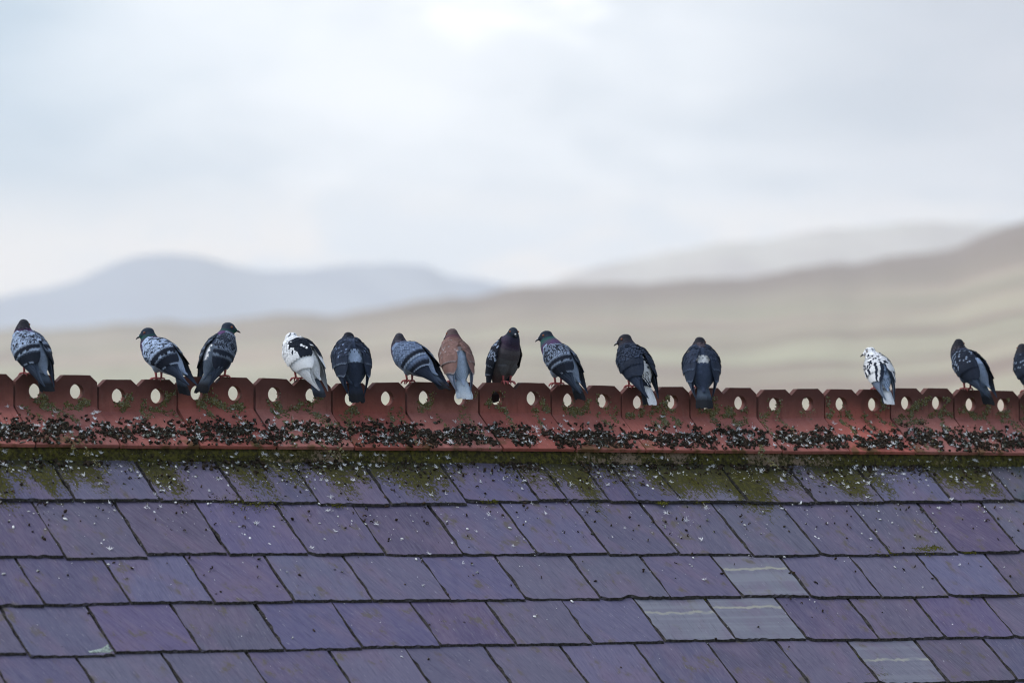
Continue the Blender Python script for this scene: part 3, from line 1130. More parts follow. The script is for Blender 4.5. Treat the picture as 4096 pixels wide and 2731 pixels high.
def bird(name, B):
    """B: pose and plumage.  Bird faces +X, left is +Y, the origin is on the crest between its feet."""
    r_ = np.random.default_rng(B['seed'])
    phi = R(B['pitch'])
    A = np.array([math.cos(phi), 0, math.sin(phi)])
    D = np.array([-math.sin(phi), 0, math.cos(phi)])
    Lv = np.array([0, 1.0, 0])
    puff = B.get('puff', 1.0)
    C = np.array([B.get('cx', -0.014), 0, B.get('cz', 0.082)])
    H = np.array([B.get('hx', 0.048), B.get('hy', 0.0), B['crown'] - 0.0200])
    hyaw, hpit = R(B['hyaw']), R(B.get('hpitch', -8))
    hf = np.array([math.cos(hyaw) * math.cos(hpit), math.sin(hyaw) * math.cos(hpit), math.sin(hpit)])
    hl = unit(np.cross([0, 0, 1.0], hf))
    hu = np.cross(hf, hl)
    root = bpy.data.objects.new(name, None)
    COL.objects.link(root)
    # ---- body as one continuous skin
    acc = Acc()
    trunk = [(-.112, .010, .008, -.006), (-.095, .022, .016, -.005), (-.068, .038, .032, -.003), (-.032, .050, .045, -.001), (.008, .055, .051, 0),
             (.042, .051, .049, .001), (.066, .040, .040, .002), (.082, .024, .025, .003), (.090, .008, .008, .003)]
    tr = [(C + u * A + d * D, Lv * w_ * puff, D * h_ * puff) for u, w_, h_, d in trunk]
    acc.add(*loft(tr, 20))
    N0 = C + 0.035 * A + 0.006 * D
    N1 = N0 + 0.035 * A
    N2 = H - np.array([0, 0, 1.0]) * 0.030 - hf * 0.008
    N3 = H - hf * 0.003
    ts = np.linspace(0, 1, 9)
    bz = np.array([(1 - t) ** 3 * N0 + 3 * (1 - t) ** 2 * t * N1 + 3 * (1 - t) * t * t * N2 + t ** 3 * N3 for t in ts])
    nrad = np.interp(ts, [0, .3, .55, .8, 1], [.043 * puff, .043 * puff, .0380, .0295, .0215]) * B.get('neck', 1.0)
    ch = []
    for i in range(9):
        t = unit(bz[min(i + 1, 8)] - bz[max(i - 1, 0)])
        a = unit(np.cross(t, hl * 0.3 + Lv * 0.7 + 1e-6))
        b = np.cross(t, a)
        ch.append((bz[i], a * nrad[i], b * nrad[i]))
    acc.add(*loft(ch, 16))
    acc.add(np.array([H + hf * p[0] * .0265 + hl * p[1] * .0190 + hu * (p[2] * .0208 + 0.0005) for p in I1v]), I1f)
    fc = [(H + hf * x - hu * (0.002 + x * 0.10), hl * a, hu * b) for x, a, b in ((0.004, .0165, .0175), (.018, .0138, .0142), (.0265, .0095, .0100), (.0325, .0057, .0062))]
    acc.add(*loft(fc, 12))
    hips = []
    for sd in (1, -1):
        top = C - .012 * A - .028 * D + Lv * sd * .020
        knee = np.array([0.002, sd * 0.019, 0.027])
        hips.append(knee)
        pts = [top, (top + knee) / 2 + np.array([0.0, 0, -0.002]), knee]
        acc.add(*tube(pts, [.026 * puff, .019, .0085], 10))
    me = acc.mesh('body')
    tmp = bpy.data.objects.new('tmp', me)
    COL.objects.link(tmp)
    md = tmp.modifiers.new('r', 'REMESH')
    md.mode = 'VOXEL'
    md.voxel_size = 0.0031
    sm = tmp.modifiers.new('s', 'SMOOTH')
    sm.factor = 0.5
    sm.iterations = 4
    dg = bpy.context.evaluated_depsgraph_get()
    body = bpy.data.meshes.new_from_object(tmp.evaluated_get(dg))
    bpy.data.objects.remove(tmp)
    bpy.data.meshes.remove(me)
    n = len(body.vertices)
    co = np.zeros(n * 3, np.float32)
    body.vertices.foreach_get('co', co)
    co = co.reshape(-1, 3).astype(float)
    # plumage colour by region of the skin
    P = B['plume']
    cols = np.zeros((n, 3))
    dneck = np.linalg.norm(co[:, None] - bz[None], axis=2) / nrad[None]
    ti = dneck.argmin(1)
    tn = ts[ti]
    rn = dneck.min(1)
    uu = (co - C) @ A
    dd = (co - C) @ D
    ll = (co - C) @ Lv
    for i in range(n):
        p = co[i]
        k1 = nz(p, 160, B['seed'])
        k2 = nz(p, 45, B['seed'])
        dorsal = dd[i] > 0.004 * puff + 0.006 * k2
        base = P['mantle'] if dorsal else P['belly']
        if dorsal and uu[i] < P.get('rump_u', -0.015):
            base = P['rump']
        if not dorsal and uu[i] > 0.02:
            base = P['breast']
        c = base
        is_head = np.linalg.norm(p - H) < 0.033
        if (rn[i] < 1.12 and uu[i] > 0.045) or is_head:
            t = 1.0 if is_head and tn[i] > 0.7 else tn[i]
            t = t + 0.06 * k2
            if t > 0.84:
                c = P['head']
            elif t > 0.60:
                q = (t - 0.60) / 0.24
                c = P['neck2'] * (1 - q) + P['head'] * q
            elif t > 0.32:
                q = (t - 0.32) / 0.28
                c = P['neck1'] * (1 - q) + P['neck2'] * q
            else:
                q = np.clip((t - 0.12) / 0.2, 0, 1)
                c = base * (1 - q) + P['neck1'] * q
            if P.get('neck_speck') and t < 0.86:
                if k1 > 0.25:
                    c = c * 2.0 + 0.01
                elif k1 < -0.2:
                    c = c * 0.5
        if P.get('pied'):
            a, b_, thr = P['pied']
            if nz(p, b_, 3.0 + B['seed']) > thr:
                c = a
        cols[i] = c * (1 + 0.18 * k1)
    at = body.color_attributes.new('Col', 'FLOAT_COLOR', 'POINT')
    cc = np.ones((n, 4), np.float32)
    cc[:, :3] = cols
    at.data.foreach_set('color', cc.ravel())
    body.name = 'body'
    link('body', body, M_PLUME, root, True)

    # ---- wings: shells of overlapping feathers
    wa = np.array([0, .15, .35, .55, .75, 1.0])
    droop = B.get('droop', 0.010)
    spread = B.get('spread', 0.0)

    def WP(sd, a, b):
        a = np.clip(a, -0.08, 1.06)
        u = 0.066 - a * B.get('wlen', 0.236)
        fat = puff * (1 - np.clip(a, 0, 1) * .4) + np.clip(a, 0, 1) * .4
        wl = np.interp(a, wa, [.042, .0590, .0620, .052, .038, .020]) * fat + spread * np.clip(a - .3, 0, 1)
        hd = np.interp(a, wa, [.038, .0535, .0555, .044, .028, .012]) * fat
        p0 = np.radians(np.interp(a, [0, .15, .3, .45, .6, .8, 1], [22, 6, 3, 9, 26, 52, 80]) + B.get('open', 0) * np.clip((a - .1) / .22, 0, 1))
        p1 = np.radians(np.interp(a, wa, [80, 108, 118, 116, 108, 100]))
        ps = p0 + (p1 - p0) * b
        d0 = np.interp(a, [0, .4, 1], [0, 0, -0.004]) - droop * np.clip(a - .35, 0, 1) * 1.5
        pt = C + u[..., None] * A + (wl * np.sin(ps) * sd)[..., None] * Lv + (d0 + hd * np.cos(ps))[..., None] * D
        return pt, wl * (p1 - p0)

    def WN(sd, a, b):
        e = 0.01
        p, _ = WP(sd, a, b)
        pa, _ = WP(sd, a + e, b)
        pb_, _ = WP(sd, a, b + e)
        nn = np.cross(pb_ - p, pa - p) * sd
        nn /= np.linalg.norm(nn, axis=-1, keepdims=True) + 1e-12
        return p, nn

    nv_, nu_ = 6, 5
    vgrid = np.array([0, .25, .5, .72, .88, 1.0])
    ugrid = np.linspace(-1, 1, nu_)

    def feather(acc, sd, a0, b0, a1, b1, hw, l0, l1, colf, point=0.35):
        prof = np.interp(vgrid, [0, .25, .5, .72, .88, 1.0], [.62, .85, 1.0, .96, .72, point])
        V, U = np.meshgrid(vgrid, ugrid, indexing='ij')
        Aa = a0 + (a1 - a0) * V
        Bb = b0 + (b1 - b0) * V
        _, circ = WP(sd, Aa, Bb)
        Bb = Bb + U * hw * prof[:, None] / np.maximum(circ, 0.012)
        Aa = Aa - (1 - U * U) * 0.0 + (np.abs(U) ** 2) * (-0.018) * (V > .8)
        p, nn = WN(sd, Aa, np.clip(Bb, -0.12, 1.10))
        lift = l0 + (l1 - l0) * V + 0.0007 * (1 - U * U)
        p = p + nn * lift[..., None]
        c = np.array([[colf(V[i, j], U[i, j]) for j in range(nu_)] for i in range(nv_)])
        acc.add(p.reshape(-1, 3), grid_faces(nv_, nu_, 0, sd < 0), c.reshape(-1, 3))

    WK = P['wing']
    for sd in (1, -1):
        wacc = Acc()
        # under-shell
        aa, bb = np.meshgrid(np.linspace(0, 1.0, 18), np.linspace(0.02, 1, 9), indexing='ij')
        p, nn = WN(sd, aa, bb)
        p = p - nn * 0.0012
        wacc.add(p.reshape(-1, 3), grid_faces(18, 9, 0, sd < 0), np.tile(P['quill'] * 0.8, (18 * 9, 1)))
        # primaries
        npri = 7
        for k in range(npri):
            q = k / (npri - 1)
            tip = 1.0 - 0.30 * (1 - q) ** 1.2
            sh = r_.uniform(0.88, 1.12)
            feather(wacc, sd, 0.36 + 0.02 * k, 0.72 + 0.24 * q, tip, 0.22 + 0.55 * q, 0.0088, 0.0002 + 0.0004 * (npri - k), 0.0010 + 0.0005 * (npri - k),
                    lambda v, u, s_=sh: WK('primary', v, u, q, s_, r_), 0.25)
        # secondaries and tertials
        nsec = 8
        for k in range(nsec):
            q = k / (nsec - 1)
            sh = r_.uniform(0.88, 1.12)
            b0 = 0.92 - 0.84 * q
            feather(wacc, sd, 0.37 - 0.09 * b0, b0, 0.675 - 0.13 * b0, b0 * 0.90 + 0.01, 0.0115, 0.0022, 0.0046 + 0.0007 * k,
                    lambda v, u, s_=sh: WK('secondary', v, u, q, s_, r_), 0.5)
        # greater coverts
        ngc = 9
        for k in range(ngc):
            q = k / (ngc - 1)
            sh = r_.uniform(0.85, 1.15)
            b0 = 0.94 - 0.86 * q
            feather(wacc, sd, 0.31 - 0.09 * b0, b0, 0.50 - 0.11 * b0, b0 * 0.97, 0.0098, 0.0035, 0.0072,
                    lambda v, u, s_=sh: WK('greater', v, u, q, s_, r_), 0.55)
        # lesser coverts and scapulars, row on row
        rows = 11
        for i in range(rows - 1, -1, -1):
            a0 = -0.045 + i * 0.030
            nb = 11
            for k in range(nb + (i % 2)):
                b0 = (k + 0.5 * ((i + 1) % 2)) / nb * 0.98 + 0.01
                if b0 > 1.0:
                    continue
                sh = r_.uniform(0.80, 1.2)
                h = r_.random()
                ar = a0 * (1.12 - 0.28 * b0)
                feather(wacc, sd, ar, b0 + r_.normal(0, .01), ar + 0.090 + r_.normal(0, .005), b0 + r_.normal(0, .010), 0.0070 + r_.uniform(-.0007, .0007), 0.0022, 0.0046 + r_.uniform(0, 0.0016) * B.get('ruff', 1.0),
                        lambda v, u, s_=sh, h_=h, i_=i: WK('covert', v, u, (a0 + .05, b0, h_), s_, r_), 0.62)
        link('wing', wacc.mesh('wing', True), M_PLUME, root)

    # ---- rump and back contour feathers
    bacc = Acc()

    def BP(u, psi):
        w_ = np.interp(u, [t[0] for t in trunk], [t[1] for t in trunk]) * puff
        h_ = np.interp(u, [t[0] for t in trunk], [t[2] for t in trunk]) * puff
        return C + u[..., None] * A + (w_ * np.sin(psi))[..., None] * Lv + (h_ * np.cos(psi) + 0.0022)[..., None] * D
    for i in range(15, -1, -1):
        u0 = 0.052 - i * 0.0105
        nb = 7
        for k in range(nb + i % 2):
            ps0 = R(-52 + 104 * (k + 0.5 * ((i + 1) % 2)) / nb)
            V, U = np.meshgrid(vgrid, ugrid, indexing='ij')
            prof = np.interp(vgrid, [0, .25, .5, .72, .88, 1.0], [.62, .85, 1.0, .96, .72, .45])
            us = u0 - 0.026 * V + 0.004 * (np.abs(U) ** 2) * (V > .8)
            wl = np.interp(us, [t[0] for t in trunk], [t[1] for t in trunk]) * puff
            pss = ps0 * (1 - 0.1 * V) + U * 0.0085 * prof[:, None] / np.maximum(wl, 0.014)
            p = BP(us, pss)
            e = 1e-3
            nn = np.cross(BP(us, pss + e) - p, BP(us + e, pss) - p)
            nn /= np.linalg.norm(nn, axis=-1, keepdims=True) + 1e-12
            p = p + nn * (0.0008 + 0.0036 * V + 0.0006 * (1 - U * U))[..., None]
            sh = r_.uniform(0.85, 1.15)
            c = np.array([[P['back'](V[a_, b_], U[a_, b_], u0, ps0, sh) for b_ in range(nu_)] for a_ in range(nv_)])
            bacc.add(p.reshape(-1, 3), grid_faces(nv_, nu_), c.reshape(-1, 3))
    link('back_plumage', bacc.mesh('back_plumage', True), M_PLUME, root)

    # ---- tail fan
    tacc = Acc()
    tang = R(B.get('tail', -6))                 # relative to the body axis
    TA = -A * math.cos(tang) + D * math.sin(tang)
    TD = unit(D + A * math.tan(tang))
    T0 = C - 0.078 * A + 0.001 * D
    fan = R(B.get('fan', 9))
    nt_ = 10
    tl_ = B.get('tlen', 0.108)
    order = sorted(range(nt_), key=lambda k: -abs(k - (nt_ - 1) / 2))
    for lay, k in enumerate(order):
        q = (k / (nt_ - 1)) * 2 - 1
        an = q * fan
        fd = TA * math.cos(an) + Lv * math.sin(an)
        fs = Lv * math.cos(an) - TA * math.sin(an)
        o0 = T0 + Lv * q * 0.012
        V, U = np.meshgrid(vgrid, ugrid, indexing='ij')
        prof = np.interp(vgrid, [0, .25, .5, .72, .88, 1.0], [.55, .8, .95, 1.0, .96, .62])
        ln = tl_ * (1 - 0.05 * q * q) * r_.uniform(0.97, 1.03)
        p = o0 + (V * ln)[..., None] * fd + (U * 0.0085 * prof[:, None])[..., None] * fs
        hgt = -0.006 * q * q + 0.0006 * lay + 0.0005 * (1 - U * U) - 0.010 * V * V * B.get('tcurve', 0.4)
        p = p + hgt[..., None] * TD
        sh = r_.uniform(0.9, 1.1)
        c = np.array([[P['tail'](V[a_, b_], U[a_, b_], q, sh) for b_ in range(nu_)] for a_ in range(nv_)]).reshape(-1, 3)
        top = p.reshape(-1, 3)
        bot = top - TD * 0.0007
        gf = grid_faces(nv_, nu_)
        tacc.add(np.concatenate([top, bot]), np.concatenate([gf, gf[:, ::-1] + len(top)]), np.concatenate([c, c]))
    link('tail', tacc.mesh('tail', True), M_PLUME, root)

    # ---- beak, cere, eyes
    bt = H + hf * 0.0300 - hu * 0.0055
    bd = unit(hf - hu * 0.22)
    bu = unit(hu + hf * 0.2)
    bc = [(bt + bd * x - bu * dz, hl * a, bu * b) for x, dz, a, b in
          ((-0.002, 0, .0042, .0046), (.004, 0, .0036, .0038), (.009, .0003, .0027, .0031), (.0135, .0012, .0019, .0024), (.0165, .0026, .0009, .0014), (.0175, .0036, .0003, .0004))]
    v, f = loft(bc, 10)
    bk = link('beak', mesh_np('beak', v, f, None, True), M_BEAK, root)
    v = np.array([bt + bd * (0.0035 + p[0] * .0042) + hl * p[1] * .0034 + bu * (0.0034 + p[2] * .0020) for p in I1v])
    link('cere', mesh_np('cere', v, I1f, None, True), B.get('cere', M_CERE), bk)
    for sd in (1, -1):
        ec = H + hf * 0.0110 + hl * sd * 0.0155 + hu * 0.0038
        v = I1v * 0.0042 + ec
        e = link('eye', mesh_np('eye', v, I1f, None, True), B.get('iris', M_IRIS), root)
        v = np.array([ec + hl * sd * 0.0032 + hf * p[0] * .0021 + hu * p[2] * .0021 + hl * p[1] * .0013 for p in I1v])
        link('pupil', mesh_np('pupil', v, I1f, None, True), M_PUPIL, e)
    # ---- legs
    fy = R(B.get('foot_yaw', 0))
    for sd, knee in zip((1, -1), hips):
        lacc = Acc()
        sole = np.array([B.get('fx', 0.0), sd * 0.0155, 0.0045])
        lacc.add(*tube([knee + np.array([0, 0, .006]), knee * 0.5 + sole * 0.5, sole], [.0055, .0040, .0042], 7))
        for ang, L in ((-28, .026), (0, .031), (26, .027), (178, .018)):
            an = R(ang) + fy
            d = np.array([math.cos(an), math.sin(an), 0])
            z = np.array([0, 0, 1.0])
            pts = [sole, sole + d * L * 0.35 + z * 0.0006, sole + d * L * 0.62 - z * 0.0006, sole + d * L * 0.84 - z * 0.007, sole + d * L * 0.90 - z * 0.013]
            lacc.add(*tube(pts, [.0039, .0036, .0032, .0024, .0009], 6))
        link('leg', lacc.mesh('leg', True), M_LEG, root)
    return root


# ---- plumage recipes
def lerp(a, b, t):
    return a * (1 - t) + b * t


def tail_band(base, band, at=0.70):
    return lambda v, u, q, s: (band if v > at else lerp(base * 0.8, base, v)) * s


def back_plain(upper, rump, u_at=0.0, edge=0.7):
    def f(v, u, u0, ps, s):
        c = upper if u0 > u_at else rump
        return c * s * (1 - (1 - edge) * (v > 0.8))
    return f


def wing_check(pale, dark, quill, amount=0.55, bars=True):
    """pale coverts with dark arrow marks, black secondary patch crossed by one pale bar"""
    def f(kind, v, u, q, s, r_):
        if kind == 'primary':
            return lerp(quill, dark, 0.35 + 0.4 * abs(u)) * s
        if kind == 'secondary':
            if v > 0.90:
                return (lerp(pale, dark, 0.30) if s > 0.97 else dark) * s
            if v > 0.45:
                return dark * s
            return pale * s
        if kind == 'greater':
            if v > 0.86 + (s - 1.0) * 0.5 and s > 0.91:
                return lerp(pale, dark, 0.15) * s
            return dark * s if v > 0.3 else pale * s
        a, b, h = q
        k = amount * (0.75 + 1.2 * max(a, 0))
        if h < k and v > 0.45 and (abs(u) > 0.3 or h < k * 0.45) and v < 0.97:
            return dark * s
        return pale * s * (0.92 + 0.12 * v)
    return f


def wing_bar(grey, dark, pale, quill):
    def f(kind, v, u, q, s, r_):
        if kind == 'primary':
            return lerp(quill, dark, 0.4) * s
        if kind == 'secondary':
            if v > 0.88:
                return pale * s
            if v > 0.62:
                return dark * s
            return grey * s
        if kind == 'greater':
            if v > 0.80:
                return pale * s
            if v > 0.35:
                return dark * s
            return grey * s
        return grey * s * (1.06 - 0.3 * (v > 0.86))
    return f


def wing_dark(col, edge, quill, speck=None, amount=0.0, bar=None):
    def f(kind, v, u, q, s, r_):
        if kind == 'primary':
            return lerp(quill, col, 0.4 * abs(u)) * s
        if kind in ('secondary', 'greater'):
            if bar is not None and v > 0.9:
                return lerp(col, bar, 0.7) * s
            return col * s * (1.0 + 0.15 * v)
        a, b, h = q
        if speck is not None and h < amount * (0.4 + 1.1 * b) and v > 0.6 and abs(u) < 0.6:
            return speck * s
        return (edge if v > 0.86 else col) * s
    return f


def wing_pied(white, dark, quill, region):
    def f(kind, v, u, q, s, r_):
        if kind == 'primary':
            return quill * s
        if kind in ('secondary', 'greater'):
            b = 0.9 - 0.85 * q if not isinstance(q, tuple) else q[1]
            return (dark if region(kind, 0.5, b, s) else white * (0.95 if v < 0.9 else 0.78)) * (0.5 + 0.5 * s)
        a, b, h = q
        return (dark if region(kind, a, b, h) else white * (1.0 if v < 0.85 else 0.84)) * (0.6 + 0.4 * s)
    return f


HEAD = np.array([0.024, 0.034, 0.054])
GREEN = np.array([0.016, 0.078, 0.070])
PURP = np.array([0.085, 0.030, 0.105])
DKN = np.array([0.022, 0.022, 0.030])
TGREY = np.array([0.095, 0.128, 0.185])
TDARK = np.array([0.016, 0.018, 0.024])

check1 = dict(head=DKN * 1.3, neck1=PURP * .9, neck2=np.array([.030, .026, .040]), neck_speck=True, mantle=PALE * .8, breast=MID * .8, belly=PALE * .75, rump=PALE * .62,
              quill=MID * .75, wing=wing_check(PALE * .95, DARK, MID * .6, 0.62), back=back_plain(PALE * .7, PALE * .6, -.01), tail=tail_band(TGREY, TDARK, .62))
check2 = dict(head=HEAD, neck1=PURP * .7, neck2=GREEN * .8, mantle=SLATEC * 1.5, breast=MID * .9, belly=PALE * .85, rump=PALE * .85,
              quill=MID * .75, wing=wing_check(PALE * 1.05, DARK, MID * .55, 0.58), back=back_plain(SLATEC * 1.8, PALE * .95, -.005), tail=tail_band(TGREY * 1.15, TDARK, .66))
check3 = dict(head=HEAD, neck1=PURP * 1.3, neck2=GREEN * .7, mantle=SLATEC * 1.2, breast=SLATEC, belly=MID * .9, rump=TGREY * .9,
              quill=MID * .6, wing=wing_check(PALE * .5, DARK * 1.2, MID * .55, 1.1),
              back=lambda v, u, u0, ps, s: (SLATEC * 1.25 if u0 > 0.0 else (WHITE * .85 if (u0 > -.055 and ps > .12) else TGREY * .8)) * s, tail=tail_band(TGREY * .7, TDARK, .55))
white4 = dict(head=WHITE, neck1=WHITE * .9, neck2=WHITE * .8, mantle=DARK * 1.2, breast=WHITE, belly=WHITE * .95, rump=WHITE * .9, rump_u=-.05,
              pied=(DARK * 1.6, 70, 0.42), quill=WHITE * .8,
              wing=wing_pied(WHITE, DARK * 1.1, WHITE * .92, lambda k, a, b, h: (k == 'covert' and b < 0.60 + .14 * (h - .5) and a > 0.035 and h > .08) or (k == 'greater' and (b < 0.42 or (.50 < b < .74 and h > .96)))),
              back=lambda v, u, u0, ps, s: (DARK * 1.3 if u0 > -0.02 and (abs(ps) > .25) else WHITE * .85) * s, tail=tail_band(TGREY * .75, TDARK * 1.8, .72))
dark5 = dict(head=DKN, neck1=SLATEC * .8, neck2=np.array([.024, .024, .034]), neck_speck=True, mantle=SLATEC * 1.3, breast=SLATEC, belly=MID * .7, rump=MID * .7,
             quill=SLATEC * 1.6, wing=wing_dark(SLATEC * .78, SLATEC * 1.15, SLATEC * 1.5, MID * 1.2, .25, PALE * .8),
             back=lambda v, u, u0, ps, s: (SLATEC * 1.2 if u0 > 0.012 else (PALE * (1 if abs(ps) < .5 else .6) if u0 > -.042 else SLATEC * .9)) * s * (1 if v < .8 else .55), tail=tail_band(SLATEC * .8, TDARK * .8, .60))
bar6 = dict(head=DKN * 1.6, neck1=np.array([.045, .036, .06]), neck2=np.array([.03, .03, .045]), neck_speck=True, mantle=MID * 1.15, breast=MID * .9, belly=PALE * .7, rump=PALE * .7,
            quill=SLATEC * 1.4, wing=wing_bar(MID * 1.18, DARK, PALE * .72, SLATEC * 1.1), back=back_plain(MID * 1.3, PALE * .75, .0), tail=tail_band(TGREY * 1.0, TDARK, .60))
BROWN = np.array([0.200, 0.122, 0.112])
brown7 = dict(head=np.array([.085, .062, .066]), neck1=np.array([.13, .075, .066]), neck2=np.array([.085, .040, .055]), mantle=BROWN * .95, breast=BROWN, belly=PALE * .7, rump=PALE * 1.05, rump_u=-.03,
              quill=PALE * .9, wing=wing_dark(BROWN, BROWN * 1.22, PALE * .95, np.array([.30, .26, .27]), .16, np.array([.36, .36, .40])),
              back=lambda v, u, u0, ps, s: (BROWN * 1.05 if u0 > .022 else (np.array([.34, .31, .33]) if u0 > .0 else np.array([.34, .42, .56]))) * s, tail=tail_band(np.array([.44, .52, .62]), np.array([.50, .56, .64]), .72))
front8 = dict(head=HEAD * .75, neck1=np.array([.040, .028, .052]), neck2=np.array([.034, .030, .056]), mantle=SLATEC, breast=np.array([.072, .066, .078]), belly=np.array([.085, .086, .098]), rump=SLATEC,
              quill=DARK * 1.4, wing=wing_dark(DARK * .75, DARK, DARK * 1.3, PALE * .6, .34, PALE * .6), back=back_plain(SLATEC, MID), tail=tail_band(TGREY, TDARK))
check9 = dict(head=HEAD * .8, neck1=PURP * .9 + .01, neck2=GREEN, mantle=SLATEC * 1.5, breast=MID * .8, belly=PALE * .8, rump=PALE * .65,
              quill=MID * .6, wing=wing_check(PALE * .66, DARK * 1.05, MID * .5, 0.95), back=back_plain(SLATEC * 1.5, PALE * .62, 0.0), tail=tail_band(TGREY * .9, TDARK, .5))
dark10 = dict(head=DKN * 1.1, neck1=SLATEC * .6, neck2=np.array([.026, .024, .036]), mantle=SLATEC * .7, breast=SLATEC * .8, belly=SLATEC, rump=SLATEC * .7,
              quill=SLATEC * 1.2, wing=wing_dark(SLATEC * .60, SLATEC * 1.35, SLATEC * 1.15),
              back=lambda v, u, u0, ps, s: (SLATEC * .7 if u0 > -.005 else (WHITE * .75 if (v < .7 and s > 1.0) else DARK * 1.2)) * s,
              tail=lambda v, u, q, s: (WHITE * .95 if q < 0.35 else TDARK) * s)
dark11 = dict(head=DKN * 1.1, neck1=np.array([.04, .03, .036]), neck2=np.array([.034, .027, .036]), neck_speck=True, mantle=SLATEC * 1.2, breast=SLATEC, belly=MID * .7, rump=MID * .6,
              quill=SLATEC * 1.5, wing=wing_dark(SLATEC * .78, SLATEC * 1.6, MID * .6, None, 0, MID * 1.2),
              back=lambda v, u, u0, ps, s: (SLATEC * 1.35 if u0 > 0.012 else (WHITE * .8 if (u0 > -.018 and abs(ps) < .42) else SLATEC * 1.6)) * s * (1 if v < .8 else .6), tail=tail_band(TGREY * .8, TDARK, .66))
white12 = dict(head=WHITE * .95, neck1=WHITE * .8, neck2=WHITE * .85, mantle=WHITE * .9, breast=WHITE, belly=WHITE * .95, rump=PALE * .9, rump_u=-.02,
               pied=(DARK * 2.2, 150, 0.27), quill=PALE * .6,
               wing=wing_pied(WHITE, DARK * 1.6, PALE * .5, lambda k, a, b, h: (k == 'covert' and h > (.80 if a < .14 else .70)) or (k == 'greater' and h > 1.09) or (k == 'secondary' and b < .30 and h > 1.02)),
               back=lambda v, u, u0, ps, s: ((WHITE * .9 if s > .92 else DARK * 2) if u0 > -.01 else (PALE * 1.1 if s > .93 else MID)) * s,
               tail=lambda v, u, q, s: (DARK * 2 if v < .35 else (DARK * 2.5 if abs(q) > .85 else WHITE * .95)) * s)
dark13 = dict(head=DKN, neck1=SLATEC * .7, neck2=np.array([.026, .022, .028]), neck_speck=True, mantle=SLATEC * .8, breast=SLATEC * 1.1, belly=MID * .9, rump=PALE * .6,
              quill=MID * .55, wing=wing_dark(DARK * 1.35, DARK * 1.6, MID * .5, PALE * .55, .24, None),
              back=lambda v, u, u0, ps, s: (SLATEC * .8 if u0 > 0.005 else (PALE * 1.1 if u0 > -.03 else PALE * .55)) * s, tail=tail_band(TGREY * .9, TDARK, .58))
dark14 = dict(head=DKN, neck1=SLATEC * .7, neck2=DKN, mantle=SLATEC * .7, breast=SLATEC, belly=MID * .8, rump=MID * .8,
              quill=MID * .5, wing=wing_dark(DARK * 1.5, DARK * 1.8, MID * .5, PALE * .5, .10, None), back=back_plain(SLATEC * .8, MID * .7), tail=tail_band(TGREY * .8, TDARK))

